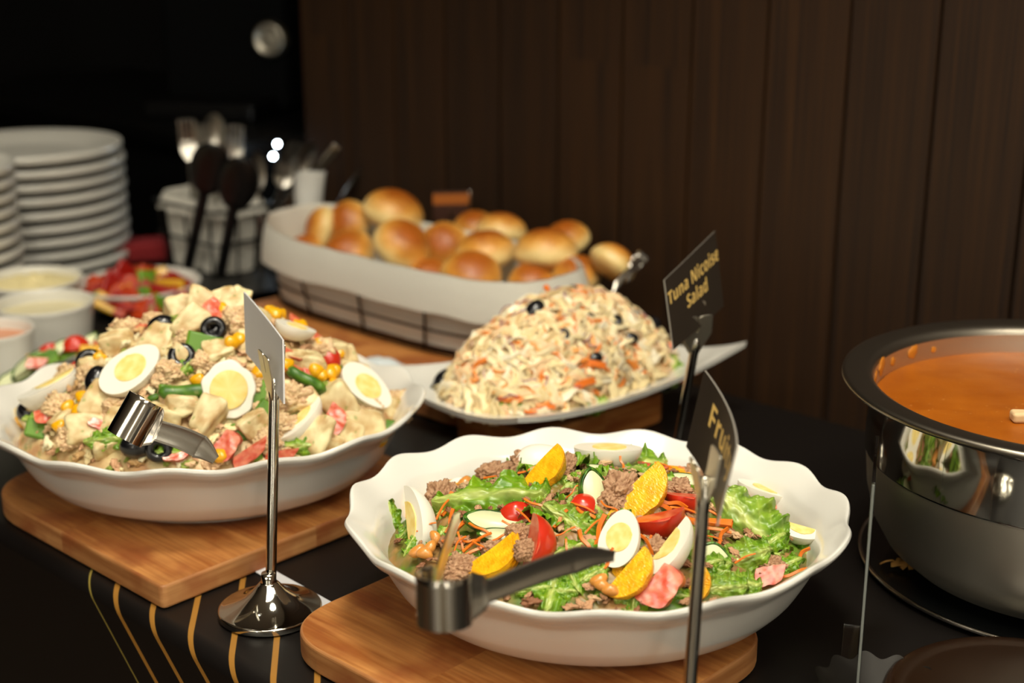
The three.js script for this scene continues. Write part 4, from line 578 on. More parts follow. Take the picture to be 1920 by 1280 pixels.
function heapHit(B, px, py) {                                                   // where the photograph shows this spot of the heap
  const r = sight(px, py), o = camera.position; let best = 1e9, at0 = null;
  for (let d = 0.6; d < 2.4; d += 0.001) { const p = o.clone().addScaledVector(r, d), [s, t, y] = local(B, p); if (qOf(s, t, B) > 1.12) continue; const gap = y - heapY(B, s, t); if (gap < best) { best = gap; at0 = [s, t]; } if (gap <= 0) break; }
  return at0 ?? [0, 0];
}
function heapMesh(name, B, label, paintIt, mat, bump, nu = 200, nv = 70) {
  const g = sheet(nu, nv, (u, v, q) => { const a = -u * Math.PI * 2, c = Math.cos(a), d = Math.sin(a), p = B.sq ?? 2, e = Math.pow(Math.pow(Math.abs(c), p) + Math.pow(Math.abs(d), p), -1 / p), s = c * e * v, t = d * e * v, w = onHeap(B, s, t).sub(B.c); q.copy(w); const n = bump(w); q.y += n * sstep(1 - v, 0, 0.06) - 0.004; return q; }, true);
  const m = mesh(name, paint(g, paintIt), mat); m.position.copy(B.c); return tag(m, label, 'salad', null, 'stuff');
}
const lumps = (s) => (w) => 0.007 * Math.abs(fbm(w.x * s, w.y * s, w.z * s, 4)) + 0.003 * noise(w.x * 210, w.y * 210, w.z * 210);
heapMesh('dressed_salad', BASE.L, 'creamy dressed potato and tuna mash filling the scalloped bowl', (c, p) => { mixc(c, col(0xb98a5c), col(0xe2cd98), 0.55 + fbm(p.x * 45, p.y * 45, p.z * 45) * 2.2); const g = noise(p.x * 90, p.y * 90, p.z * 90 + 4); if (g > 0.5) c.lerp(col(0x5d7a22), 0.6); else if (g < -0.55) c.lerp(col(0xb5563c), 0.5); }, FM.potato, lumps(50));
heapMesh('leaf_bed', BASE.F, 'dark bed of dressed leaves and tuna under the orange segments', (c, p) => { mixc(c, col(0x4f6a18), col(0x9a7444), 0.5 + fbm(p.x * 55, p.y * 55, p.z * 55) * 2.4); const g = noise(p.x * 80, p.y * 80, p.z * 80 + 4); if (g > 0.45) c.lerp(col(0x5c8a1c), 0.7); }, FM.green, lumps(55));
heapMesh('slaw_heap', BASE.S, 'heap of creamy cabbage under the slaw shreds', (c, p) => mixc(c, col(0xd9b878), col(0xefdfae), 0.5 + fbm(p.x * 60, p.y * 60, p.z * 60) * 2), FM.potato, lumps(60));
heapMesh('pepper_mix', BASE.R, 'dressed mash of red peppers filling the oval dish', (c, p) => mixc(c, col(0x8a1408), col(0xb8481a), 0.5 + fbm(p.x * 60, p.y * 60, p.z * 60) * 2.2), FM.green, lumps(60), 120, 40);
// uncountable bits: shreds and crumbs strewn over a heap
function strewn(name, label, B, geo, mat, n, size, colors, lift, rim = 1, stand = 0.35) {
  const im = new THREE.InstancedMesh(geo, mat, n), m = new THREE.Matrix4(), q = new THREE.Quaternion(), c = new THREE.Color();
  for (let i = 0; i < n; i++) { const a = rr(0, 6.2832), r = Math.sqrt(rnd()) * rim, p0 = B.sq ?? 2, e = Math.pow(Math.pow(Math.abs(Math.cos(a)), p0) + Math.pow(Math.abs(Math.sin(a)), p0), -1 / p0), s = r * e * Math.cos(a), t = r * e * Math.sin(a), nm = heapNormal(B, s, t);
    q.setFromUnitVectors(V(0, 1, 0), nm.add(V(rr(-1, 1), rr(-1, 1), rr(-1, 1)).multiplyScalar(stand)).normalize()).multiply(new THREE.Quaternion().setFromAxisAngle(V(0, 1, 0), rr(0, 6.2832)));
    const k = rr(...size); m.compose(onHeap(B, s, t, rr(...lift)), q, V(k, k * rr(0.8, 1.2), k)); im.setMatrixAt(i, m); c.set(colors[Math.floor(rnd() * colors.length)]).multiplyScalar(rr(0.88, 1.06)); im.setColorAt(i, c); }
  im.name = numbered(name); scene.add(im); return tag(im, label, 'salad', null, 'stuff');
}
const curl = (b, w, t) => ribbon([V(-0.5, 0, 0), V(-0.2, b, 0.06), V(0.2, b * 0.8, -0.05), V(0.5, 0, 0.04)], (v) => V(0, Math.sin(v * 2.5), 1), w, t, 0.1, 10), plain = (o) => phys({ color: 0xffffff, roughness: 0.42, clearcoat: 0.2, clearcoatRoughness: 0.3, ...o });
const crumb = blob(4, (q) => { const d = q.clone(); q.multiply(V(0.62, 0.22, 0.36)).multiplyScalar(1 + 0.9 * noise(d.x * 1.9, d.y * 1.9, d.z * 1.9) - 0.5 * Math.abs(noise(d.x * 4, d.y * 9, d.z * 9))); });
strewn('cabbage_shreds', 'countless creamy white cabbage shreds of the slaw', BASE.S, curl(0.16, 0.15, 0.02), plain(), 1500, [0.014, 0.032], [0xead6a4, 0xeeddb2, 0xe8cc98, 0xe4cf9c, 0xf0e4c6, 0xeac79a], [-0.003, 0.003], 0.99, 0.22);
strewn('carrot_shreds', 'fine orange carrot shreds mixed through the slaw', BASE.S, curl(0.12, 0.07, 0.022), plain(), 300, [0.016, 0.034], [0xe58a38, 0xe07c26, 0xecaa64], [-0.001, 0.004], 0.97, 0.35);
strewn('onion_slivers', 'thin purple-red onion slivers in the slaw', BASE.S, curl(0.25, 0.03, 0.014), plain(), 46, [0.014, 0.024], [0x8a3a5c, 0xb07a8c], [0.003, 0.007], 0.95, 0.3);
strewn('tuna_crumbs', 'fine tuna and egg crumbs dressed through the potato salad', BASE.L, crumb, plain({ roughness: 0.6, clearcoat: 0 }), 900, [0.004, 0.012], [0xd9b48a, 0xe6d2a0, 0xc99a72, 0xeadfb8, 0xc8a06a, 0x8a9a3c], [-0.002, 0.004], 0.94);
strewn('tuna_crumbs', 'fine brown tuna crumbs strewn through the leaf salad', BASE.F, crumb, plain({ roughness: 0.7, clearcoat: 0 }), 520, [0.004, 0.010], [0xa0744f, 0xb98c66, 0x8a5a3a, 0xc9a67c], [-0.002, 0.003], 0.93);
strewn('lettuce_bits', 'small torn lettuce bits filling the gaps of the leaf salad', BASE.F, protos.lettuce_leaf[1][0][1], FM.leaf, 46, [0.03, 0.06], [0xffffff], [-0.004, 0.003], 0.86, 0.5);

// ---------------------------------------------------------------- the pieces one could count
const CAT = { egg_wedge: 'egg', egg_half: 'egg', egg_slice: 'egg', tomato_wedge: 'tomato', tomato_chunk: 'tomato', tomato_half: 'tomato', orange_segment: 'orange segment', cucumber_slice: 'cucumber', cucumber_piece: 'cucumber', lettuce_leaf: 'lettuce', carrot_shred: 'carrot', tuna_flake: 'tuna', dressed_tuna: 'tuna', bean: 'bean', potato_chunk: 'potato', corn_kernel: 'corn', olive_ring: 'olive', olive_half: 'olive', green_bean: 'green bean', green_pepper: 'pepper', red_pepper: 'pepper', yellow_pepper: 'pepper' };
const LIFT = { lettuce_leaf: 0.05, carrot_shred: 0.02, tuna_flake: 0.12, dressed_tuna: 0.14, potato_chunk: 0.12, corn_kernel: 0.3, bean: 0.25, olive_ring: 0.1, cucumber_slice: 0.05, cucumber_piece: 0.06, orange_segment: 0.08, egg_slice: 0.1, egg_half: 0.12, egg_wedge: 0.1 };
const pieces = []; let nth = 0;
// kind, px, py of its middle, length px, angle of its long axis in degrees, roll about it, label or a base phrase, landmark phrase
function put(B, kind, px, py, len, ang = 0, roll = 0, label = null, mark = null, o = {}) {
  const list = protos[kind], parts = list[(o.v ?? nth++) % list.length], [s, t] = heapHit(B, px, py), p = onHeap(B, s, t), n = heapNormal(B, s, t);
  const view = camera.position.clone().sub(p).normalize(), N = n.multiplyScalar(1 - (o.face ?? 0.7)).addScaledVector(view, o.face ?? 0.7).normalize(), a = ang * D2R;
  const X = RIGHT.clone().multiplyScalar(Math.cos(a)).addScaledVector(UP, Math.sin(a)); X.addScaledVector(N, -X.dot(N)).normalize(); const Z = X.clone().cross(N);
  const q = new THREE.Quaternion().setFromRotationMatrix(new THREE.Matrix4().makeBasis(X, N, Z)).multiply(new THREE.Quaternion().setFromAxisAngle(V(1, 0, 0), roll * D2R));
  const size = len * depthOf(p) / FOCAL, [name0, g0, m0] = parts[0];
  let r; if (parts.length === 1) { r = mesh(kind, g0, m0); } else { r = new THREE.Group(); r.name = numbered(kind); scene.add(r); for (const [n1, g, m] of parts) mesh(n1, g, m, r); }
  r.quaternion.copy(q); r.scale.set(size, size * (o.fat ?? 1), size * (o.wide ?? 1)); r.position.copy(p).addScaledVector(N, size * (o.up ?? LIFT[kind] ?? 0.1)).add(V(0, o.dy ?? 0, 0));
  tag(r, label, CAT[kind]); pieces.push({ r, B, kind, px, py, label, mark, base: o.base, group: o.group }); return r;
}
{ // potato and egg salad
  const B = BASE.L, P = (...a) => put(B, ...a);
  P('egg_slice', 429, 733, 112, 80, 0, 'round egg slice with its whole yolk facing up on the potato salad', 'the round egg slice', { face: 0.85, up: 0.16 });
  P('egg_wedge', 112, 735, 146, 31, 78, 'long egg wedge nearest the left rim of the potato salad', 'the long rim egg wedge', { face: 0.7, up: 0.12, v: 0 });
  P('egg_half', 254, 706, 126, 39, 148, 'egg half with a wet speckled cut face between wedge and round slice', 'the speckled egg half', { face: 0.75, up: 0.1 });
  P('egg_wedge', 200, 640, 56, 38, 60, 'sliver of egg white at the upper left of the potato heap', 'the egg white sliver', { face: 0.5, v: 1 });
  P('egg_half', 545, 634, 80, 8, 145, 'egg half behind the white card, topped with corn', 'the egg half behind the card', { face: 0.3, up: 0.2 });
  P('egg_wedge', 566, 798, 118, 43, 76, 'egg wedge just right of the card stand pole', 'the egg wedge by the pole', { face: 0.7, up: 0.14, v: 0 });
  P('egg_half', 674, 738, 112, -38, 155, 'egg half at the right side of the potato salad, cut face up', 'the right-hand egg half', { face: 0.65, up: 0.14 });
  P('tomato_half', 616, 674, 56, 105, 0, 'glossy red cherry tomato half on the right slope of the potato salad', 'the cherry tomato half', { face: 0.7, up: 0.2, wide: 1.0 });
  P('tomato_chunk', 622, 792, 62, 60, 10, 'red tomato dice beside the egg wedge by the pole', 'the tomato dice by the egg wedge', { up: 0.2 });
  P('tomato_wedge', 152, 664, 62, 8, -20, 'red tomato wedge under the egg white sliver', 'the tomato wedge below the sliver', {});
  P('tomato_wedge', 250, 678, 62, 38, -10, 'thin red tomato wedge along the speckled egg half', 'the thin tomato wedge', { wide: 0.6 });
  P('tomato_chunk', 280, 602, 54, 22, 0, 'orange-red tomato strip beside the topmost olive', 'the orange tomato strip', { wide: 0.5 });
  P('tomato_chunk', 425, 838, 62, 55, 0, 'large wet tomato dice at the front beside the tongs', 'the wet tomato by the tongs', { up: 0.2 });
  P('tomato_chunk', 466, 850, 74, 35, 20, 'red tomato strip at the front rim just left of the pole', 'the tomato strip by the pole', { wide: 0.55, up: 0.15 });
  P('tomato_chunk', 408, 594, 60, -50, 0, 'pale dressed tomato piece high on the heap left of the card', 'the high pale tomato', {});
  P('tomato_chunk', 570, 600, 74, -36, 0, 'pale pink tomato strip on the top right ridge', 'the ridge tomato strip', { wide: 0.45 });
  P('tomato_chunk', 525, 852, 60, 10, 30, 'red tomato piece at the front rim just right of the pole', 'the tomato right of the pole', { wide: 0.6 });
  for (const [x, y, l, a] of [[56, 722, 38, 10], [203, 701, 38, 5], [190, 800, 44, -25], [545, 672, 50, -20], [598, 620, 46, -30], [640, 826, 30, 0], [100, 780, 56, 10], [590, 700, 46, -15], [330, 860, 44, 0], [545, 695, 44, -25]]) P('tomato_chunk', x, y, l, a, rr(-30, 30), null, null, { base: 'dressed tomato piece', wide: 0.7, up: 0.2 });
  for (const [x, y, l, a, r] of [[298, 640, 64, 70, 10], [345, 578, 62, 20, 0], [385, 576, 58, -10, 20], [414, 570, 54, 40, 0], [350, 612, 70, 45, 30], [192, 752, 70, 75, 0], [160, 806, 66, 10, 10], [60, 745, 50, 40, 0], [343, 762, 56, 10, 0], [388, 788, 72, 60, 10], [220, 790, 50, 80, 0], [440, 575, 60, 60, 10], [555, 680, 44, 20, 0], [576, 682, 52, 10, 10], [614, 640, 54, 0, 0], [646, 672, 56, -60, 0], [634, 760, 74, -50, 20], [684, 806, 74, 15, 0], [592, 822, 70, 55, 10], [560, 760, 60, 20, 0], [650, 820, 60, 60, 20], [240, 610, 60, 30, 0], [225, 650, 56, 30, 20], [120, 790, 44, 50, 0], [310, 780, 56, -20, 0], [480, 800, 56, 40, 0], [470, 640, 50, 10, 10], [345, 680, 50, -20, 0], [175, 690, 46, 20, 0], [255, 770, 50, 40, 20], [410, 660, 52, 20, 0], [660, 700, 50, 10, 0], [90, 700, 46, 20, 10], [480, 600, 50, -20, 0], [520, 740, 50, 15, 0], [730, 770, 54, 5, 0], [200, 830, 50, 20, 0], [620, 840, 46, 0, 10], [300, 820, 46, 10, 0]]) P('potato_chunk', x, y, l * 1.05, a, r + rr(-35, 35), null, null, { base: 'pale potato block' });
  for (const [x, y, l, a] of [[388, 651, 74, -8], [370, 690, 40, 60], [330, 742, 60, 0], [80, 804, 56, -10], [470, 860, 40, 20], [493, 745, 60, 40], [490, 780, 52, 60], [465, 807, 56, 20], [713, 802, 50, 0], [583, 700, 40, 30]]) P('green_pepper', x, y, l * 1.1, a, rr(-25, 25), null, null, { base: 'green pepper piece', up: 0.25 });
  for (const [x, y, l, a] of [[78, 700, 36, -10], [352, 738, 104, 4], [572, 716, 84, -28], [422, 643, 44, 10], [548, 738, 60, -5], [650, 702, 50, -30], [300, 742, 50, 25], [505, 690, 56, 50]]) P('green_bean', x, y, l, a, 0, null, null, { base: 'green bean', up: 0.2 });
  for (const [x, y, l, a] of [[304, 611, 44, 20], [401, 622, 42, 0], [172, 684, 42, 70], [184, 718, 50, 80], [343, 674, 44, 10], [64, 776, 44, -15], [262, 834, 60, 10], [398, 620, 30, 40], [300, 845, 44, 0]]) P(nth % 3 ? 'olive_ring' : 'olive_half', x, y, l * 1.2, a, rr(-40, 40), null, null, { base: 'black olive', up: 0.35 });
  for (const [x, y] of [[97, 682], [95, 708], [190, 664], [192, 677], [417, 585], [159, 748], [133, 766], [165, 764], [114, 802], [47, 790], [371, 718], [414, 857], [436, 648], [449, 638], [316, 834], [416, 586], [505, 580], [512, 594], [554, 614], [483, 701], [537, 688], [591, 650], [627, 634], [651, 651], [668, 688], [591, 698], [615, 703], [626, 724], [639, 740], [715, 731], [708, 828], [412, 858], [520, 586], [600, 706], [620, 700], [150, 776], [560, 608], [660, 655]]) P('corn_kernel', x, y, rr(26, 32), rr(0, 180), rr(-40, 40), null, null, { base: 'yellow corn kernel', up: 0.62 });
  for (const [x, y, l, a, lb, v] of [[206, 836, 90, 8, 'frilled lettuce leaf poking out at the front left rim', 1], [742, 740, 84, 6, 'bright lettuce leaf hanging over the right rim of the potato salad', 4], [568, 848, 70, 4, 'lettuce scrap at the front rim under the egg wedge', 0], [70, 800, 54, -8, 'small lettuce scrap at the left front rim', 3], [316, 858, 56, 0, 'small lettuce scrap at the front rim below the tongs', 1], [350, 700, 44, 60, 'parsley-like green scrap next to the round egg slice', 0]]) P('lettuce_leaf', x, y, l, a, 10, lb, null, { v, face: 0.6, up: 0.22, dy: x > 700 ? 0.012 : 0.004 });
  for (const [x, y, l, a] of [[242, 628, 70, 20], [320, 700, 56, 10], [320, 746, 40, 0], [132, 680, 56, 0], [545, 752, 70, 10], [733, 770, 70, 5], [115, 766, 60, 0], [318, 750, 34, 30], [460, 612, 60, 0], [440, 600, 50, 20], [290, 590, 44, 0], [600, 660, 50, 0], [350, 640, 44, 0], [168, 700, 44, 20], [305, 715, 40, 0], [470, 720, 44, 30], [525, 800, 56, 10], [690, 770, 50, 20], [380, 680, 44, 0], [140, 820, 60, 10], [360, 830, 50, 0], [500, 830, 50, 0], [215, 765, 40, 10]]) P('dressed_tuna', x, y, l * 1.15, a, rr(-30, 30), null, null, { base: 'pale tuna flake', up: 0.2 });
}
{ // orange, egg and lettuce salad
  const B = BASE.F, P = (...a) => put(B, ...a);
  P('lettuce_leaf', 925, 936, 236, -6, 0, 'widest lettuce leaf lying across the middle of the orange salad', 'the widest lettuce leaf', { v: 0, face: 0.45, up: 0.07, wide: 0.75 });
  P('lettuce_leaf', 946, 886, 90, 25, -20, 'folded lettuce leaf above the widest leaf', 'the folded upper leaf', { v: 2, up: 0.12 });
  P('lettuce_leaf', 1066, 982, 120, -38, 10, 'pale green lettuce leaf hanging down over the red tomato wedge', 'the hanging pale leaf', { v: 3, face: 0.7, up: 0.1 });
  P('lettuce_leaf', 736, 982, 84, 100, 0, 'upright lettuce leaf at the left rim of the orange salad', 'the left rim leaf', { v: 1, face: 0.85, up: 0.3 });
  P('lettuce_leaf', 1196, 868, 112, 10, 10, 'lettuce leaf at the back of the orange salad near the rim', 'the back rim leaf', { v: 2, face: 0.55, up: 0.12 });
  P('lettuce_leaf', 1402, 985, 178, -52, 5, 'large curly lettuce leaf right of the nearest card stand', 'the large curly leaf', { v: 2, face: 0.75, up: 0.10, wide: 0.95 });
  P('lettuce_leaf', 1390, 1050, 130, 20, 10, 'pale lower lobe of lettuce under the large curly leaf', 'the pale lower leaf', { v: 3, face: 0.7, up: 0.06 });
  P('lettuce_leaf', 1482, 950, 92, 62, 0, 'lettuce leaf beside the egg half at the right rim', 'the right rim leaf', { v: 4, face: 0.6, up: 0.12 });
  P('lettuce_leaf', 1517, 1026, 96, 62, 0, 'dark curly lettuce strip at the right edge of the salad', 'the right edge strip', { v: 1, face: 0.6, up: 0.06 });
  for (const [x, y, l, a, v] of [[760, 1000, 60, 60, 1], [860, 950, 90, 20, 2], [990, 925, 90, -15, 0], [880, 905, 70, 30, 4], [1075, 905, 70, 40, 3], [1150, 900, 60, -20, 2], [1240, 900, 70, 10, 1], [1030, 1060, 80, 10, 2], [890, 1080, 70, 20, 1], [1110, 1080, 70, 30, 3], [1210, 1060, 70, -20, 0], [1290, 1010, 80, 30, 3], [1340, 930, 70, 30, 2], [1440, 1020, 90, 40, 1], [820, 1010, 70, 60, 4], [1000, 1000, 80, -30, 3], [1390, 1095, 80, 0, 2], [1320, 1060, 80, 20, 1], [850, 1045, 60, 30, 3], [1160, 975, 60, 50, 4], [1000, 1106, 70, 10, 1], [935, 1098, 60, -10, 2], [770, 1020, 60, 70, 4], [745, 950, 50, 80, 2], [1060, 1108, 60, 0, 0], [1180, 1118, 60, 10, 2], [1270, 1116, 60, -10, 1], [840, 900, 60, 30, 1]]) P('lettuce_leaf', x, y, l, a, rr(-15, 15), null, null, { v, base: 'torn lettuce piece', face: 0.55, up: 0.06 });
  P('lettuce_leaf', 1356, 1104, 100, 4, 10, 'lettuce leaf at the front rim right of the nearest pole', 'the front rim leaf', { v: 3, face: 0.7, up: 0.08 });
  P('lettuce_leaf', 1474, 1060, 74, 30, 0, 'small curly lettuce leaf at the front right of the salad', 'the front right leaf', { v: 1, face: 0.6 });
  P('lettuce_leaf', 1420, 896, 54, 12, 40, 'small flat lettuce triangle standing up at the back right', 'the lettuce triangle', { v: 0, face: 0.8, up: 0.35 });
  P('lettuce_leaf', 902, 1050, 60, 35, 0, 'dark lettuce scrap beside the lower orange segment', 'the dark scrap', { v: 0 });
  P('lettuce_leaf', 916, 858, 36, 20, 0, 'tiny lettuce scrap before the back rim', null, { v: 1, up: 0.3 });
  P('lettuce_leaf', 1340, 1058, 70, 5, 0, 'yellowish lettuce lobe left under the large curly leaf', null, { v: 3, face: 0.7 });
  P('lettuce_leaf', 1058, 1042, 52, 60, 0, 'lettuce piece behind the tongs arm near the red tomato', null, { v: 0 });
  P('lettuce_leaf', 788, 908, 32, 40, 0, 'small curly lettuce tip behind the left orange segment', null, { v: 1, up: 0.3 });
  P('lettuce_leaf', 1255, 852, 50, -30, 0, 'lettuce tip behind the back orange segment', null, { v: 4 });
  P('lettuce_leaf', 1130, 1112, 40, 20, 0, 'lettuce scrap between beans at the front rim', null, { v: 1 });
  P('egg_wedge', 792, 985, 150, 97, 80, 'tall egg wedge standing at the left rim of the orange salad', 'the tall egg wedge', { face: 0.8, up: 0.16, v: 0 });
  P('egg_half', 815, 902, 58, 60, 175, 'pale egg piece behind the tall egg wedge', null, { face: 0.5 });
  P('egg_wedge', 866, 874, 60, 0, 30, 'egg white piece at the back left rim over an orange segment', null, { face: 0.5, v: 1 });
  P('egg_half', 1014, 852, 104, 10, 20, 'rounded egg white turned dome up at the back rim', 'the egg white dome', { face: 0.35, up: 0.22 });
  P('egg_half', 1140, 834, 128, -4, 146, 'egg half lying at the back rim with a pale yolk up', 'the back rim egg half', { face: 0.5, up: 0.13 });
  P('egg_half', 1424, 940, 104, -22, 140, 'egg half with a pale wide yolk at the right back', 'the right back egg half', { face: 0.55, up: 0.18 });
  P('egg_wedge', 1492, 1006, 100, -18, 100, 'egg quarter with a yellow corner at the right edge', 'the right edge egg quarter', { face: 0.75, up: 0.16, v: 0 });
  P('egg_half', 1168, 1022, 112, 78, 152, 'crumbly broken egg half with its yolk split near the tongs tip', 'the broken egg half', { face: 0.7, up: 0.22 });
  P('egg_wedge', 1262, 1042, 140, 53, 78, 'egg wedge leaning just left of the nearest pole', 'the leaning egg wedge', { face: 0.75, up: 0.2, v: 1 });
  P('orange_segment', 1026, 894, 116, 52, 88, 'bright orange segment leaning at the top of the salad', 'the top orange segment', { face: 0.75, up: 0.18, wide: 1.1, v: 0 });
  P('orange_segment', 1206, 940, 141, 48, 95, 'largest orange segment lying right of the tuna lump', 'the largest orange segment', { face: 0.8, up: 0.2, v: 0 });
  P('orange_segment', 934, 1056, 125, 38, 80, 'orange segment at the front left behind the tongs', 'the front left orange segment', { face: 0.7, up: 0.14, v: 1 });
  P('orange_segment', 764, 958, 74, 75, 80, 'small orange segment half hidden behind the tall egg wedge', null, { up: 0.3, face: 0.8 });
  P('orange_segment', 822, 922, 58, 30, 80, 'small orange piece between tall egg wedge and tuna', null, {});
  P('orange_segment', 872, 888, 74, 4, 70, 'flat orange segment under the back left egg white', null, {});
  P('orange_segment', 1276, 868, 81, -10, 80, 'orange segment at the back rim before the card', 'the back orange segment', { face: 0.6 });
  P('orange_segment', 1190, 1088, 116, 50, 92, 'orange segment standing at the front rim below the broken egg', 'the front orange segment', { face: 0.85, up: 0.24, v: 2 });
  P('orange_segment', 1312, 1098, 85, 78, 90, 'orange piece behind the foot of the nearest pole', null, { face: 0.8 });
  P('orange_segment', 1166, 1056, 74, 85, 90, 'orange piece under the broken egg half', null, { face: 0.8 });
  P('tomato_wedge', 1016, 1024, 112, 80, 80, 'flat red tomato wedge under the hanging pale leaf', 'the flat tomato wedge', { face: 0.85, up: 0.2, v: 2, wide: 1.0 });
  P('tomato_wedge', 966, 968, 78, 20, 0, 'dark red tomato piece in shade under the widest leaf', null, { v: 1 });
  P('tomato_wedge', 1092, 955, 67, 70, 0, 'dark red tomato piece left of the curved cucumber slice', null, { v: 0 });
  P('tomato_wedge', 1234, 988, 112, 14, 60, 'curved glossy tomato wedge below the largest orange segment', 'the glossy tomato wedge', { face: 0.7, up: 0.2, v: 1 });
  P('tomato_wedge', 1284, 945, 84, -5, 70, 'orange-red tomato wedge left of the nearest card stand clip', null, { v: 0, up: 0.15 });
  P('tomato_chunk', 1242, 1102, 87, 50, 0, 'wet tomato dice at the front rim beside the front orange segment', 'the wet tomato dice', { face: 0.8, up: 0.2 });
  P('tomato_chunk', 1440, 1084, 58, 10, 0, 'brownish tomato dice at the front right rim', null, { up: 0.2 });
  P('tomato_chunk', 1226, 838, 58, -14, 0, 'thin tomato piece over the back rim leaf', null, { wide: 0.4 });
  P('tomato_chunk', 1446, 912, 45, 0, 0, 'red tomato scrap on the right back egg half', null, { up: 0.5 });
  P('tomato_chunk', 1080, 1050, 40, 90, 0, 'pinkish tomato bit behind the tongs arm', null, { wide: 0.5 });
  P('cucumber_slice', 1114, 935, 112, 100, 30, 'curved cucumber slice standing with its green rim to the left', 'the standing cucumber slice', { face: 0.85, up: 0.12, wide: 0.5 });
  P('cucumber_slice', 930, 984, 122, -12, -25, 'cucumber slice lying under the widest leaf, green rim in front', 'the lying cucumber slice', { face: 0.8, up: 0.12, wide: 0.42 });
  P('cucumber_slice', 944, 1008, 100, -8, -20, 'lower cucumber slice partly under the lying one', null, { face: 0.7, up: 0.05, wide: 0.35 });
  P('cucumber_piece', 1088, 868, 34, -10, 20, 'small cucumber piece beside the bean cluster at the back', null, {});
  P('cucumber_slice', 1500, 968, 92, -52, 20, 'cucumber slice standing against the right rim', 'the rim cucumber slice', { face: 0.7, up: 0.1 });
  P('cucumber_slice', 1282, 902, 74, -8, 0, 'cucumber slice left of the card clip with a dark rim', null, { face: 0.6, wide: 0.4 });
  P('cucumber_slice', 1140, 886, 84, -24, 0, 'cucumber slice edge above the tuna lump', null, { face: 0.6, wide: 0.2 });
  P('cucumber_piece', 1330, 1040, 70, 20, 20, 'pale cucumber piece under the large curly leaf', null, {});
  P('tuna_flake', 1164, 932, 94, 60, 0, 'biggest tuna lump left of the largest orange segment', 'the biggest tuna lump', { face: 0.6, up: 0.2 });
  P('tuna_flake', 988, 876, 79, 15, 0, 'tuna lump left of the top orange segment', null, { up: 0.2 });
  P('tuna_flake', 926, 876, 72, 20, 0, 'tuna lump behind the folded upper leaf', null, { up: 0.15 });
  P('tuna_flake', 830, 936, 74, 80, 0, 'tuna lump beside the tall egg wedge', null, { up: 0.15 });
  P('tuna_flake', 988, 1040, 53, 30, 0, 'small tuna lump on the flat tomato wedge', null, { up: 0.75 });
  P('tuna_flake', 974, 1008, 55, 10, 0, 'small tuna lump just over the flat tomato wedge', null, { up: 0.5 });
  P('tuna_flake', 1270, 926, 60, 0, 0, 'tuna lump right of the largest orange segment', null, { up: 0.3 });
  P('tuna_flake', 868, 1074, 84, 5, 0, 'tuna lump by the head of the tongs', null, {});
  P('tuna_flake', 930, 1036, 60, 10, 0, 'tuna lump over the front left orange segment', null, {});
  P('tuna_flake', 1229, 1034, 60, 30, 0, 'tuna lump behind the leaning egg wedge', null, {});
  P('tuna_flake', 1446, 1064, 58, 10, 0, 'dark tuna lump at the right front', null, {});
  P('tuna_flake', 1060, 880, 58, 60, 0, 'tuna lump right of the top orange segment', null, {});
  P('tuna_flake', 950, 912, 60, 20, 0, 'tuna lump under the top orange segment', null, {});
  P('tuna_flake', 1300, 880, 60, 0, 0, 'tuna lump before the back orange segment', null, {});
  for (const [x, y] of [[784, 1036], [798, 1044], [806, 1030], [816, 1012], [1070, 844], [1082, 838], [1088, 850], [1015, 860], [1008, 868], [1127, 857], [1120, 866], [1128, 1104], [1144, 1112], [1122, 1090], [1437, 966], [1430, 974], [1366, 940], [870, 898], [1150, 858], [1100, 858]]) P('bean', x, y, rr(29, 36), rr(0, 180), rr(-30, 30), null, null, { base: 'tan bean', up: 0.5 });
  for (const [x, y, l, a, v] of [[838, 958, 52, 78, 2], [830, 968, 46, 70, 0], [930, 908, 46, 2, 0], [995, 893, 50, 22, 1], [868, 1000, 44, 30, 1], [866, 1030, 44, -70, 0], [895, 1030, 64, 40, 0], [884, 1026, 34, 0, 2], [918, 978, 34, -40, 0], [1098, 1030, 54, -65, 2], [1120, 1010, 70, 72, 2], [1092, 966, 52, -25, 0], [1100, 975, 44, -32, 2], [1078, 936, 40, 40, 3], [1063, 1046, 44, -85, 0], [1166, 880, 30, -80, 2], [1130, 932, 40, 0, 0], [1146, 972, 56, -50, 3], [1262, 958, 54, -18, 2], [1296, 892, 52, -26, 0], [1316, 985, 110, -12, 2], [1352, 1022, 48, 62, 2], [1334, 1022, 40, -15, 0], [1204, 1020, 90, -62, 3], [1218, 1034, 36, 86, 2], [1240, 1108, 56, 80, 0], [1502, 1056, 46, 50, 2], [1484, 1086, 76, 20, 1], [1330, 972, 46, -30, 0], [860, 1040, 50, 65, 1], [1010, 962, 60, -30, 1], [985, 985, 50, -50, 0], [1060, 1010, 40, 30, 1], [1280, 970, 50, -12, 0], [905, 1010, 60, -35, 1], [1240, 880, 40, -20, 0], [1456, 902, 44, -20, 3], [750, 940, 30, 20, 1], [1110, 1000, 40, 50, 0], [1190, 1000, 44, -20, 1], [1340, 1006, 60, -8, 0], [940, 1020, 56, 25, 1], [1070, 868, 40, 35, 1], [850, 1010, 56, 50, 2], [880, 1052, 60, 30, 0], [905, 1042, 50, -40, 1], [842, 990, 50, 80, 2], [960, 1000, 44, -35, 0], [1140, 1060, 44, 70, 2], [1050, 985, 44, 60, 2], [800, 1000, 40, 30, 1], [1230, 960, 60, -20, 2], [1395, 1060, 44, 30, 0]]) P('carrot_shred', x, y, l, a, rr(-40, 40), null, null, { v, base: 'orange carrot shred', face: 0.6, up: 0.10, dy: 0.005 });
}
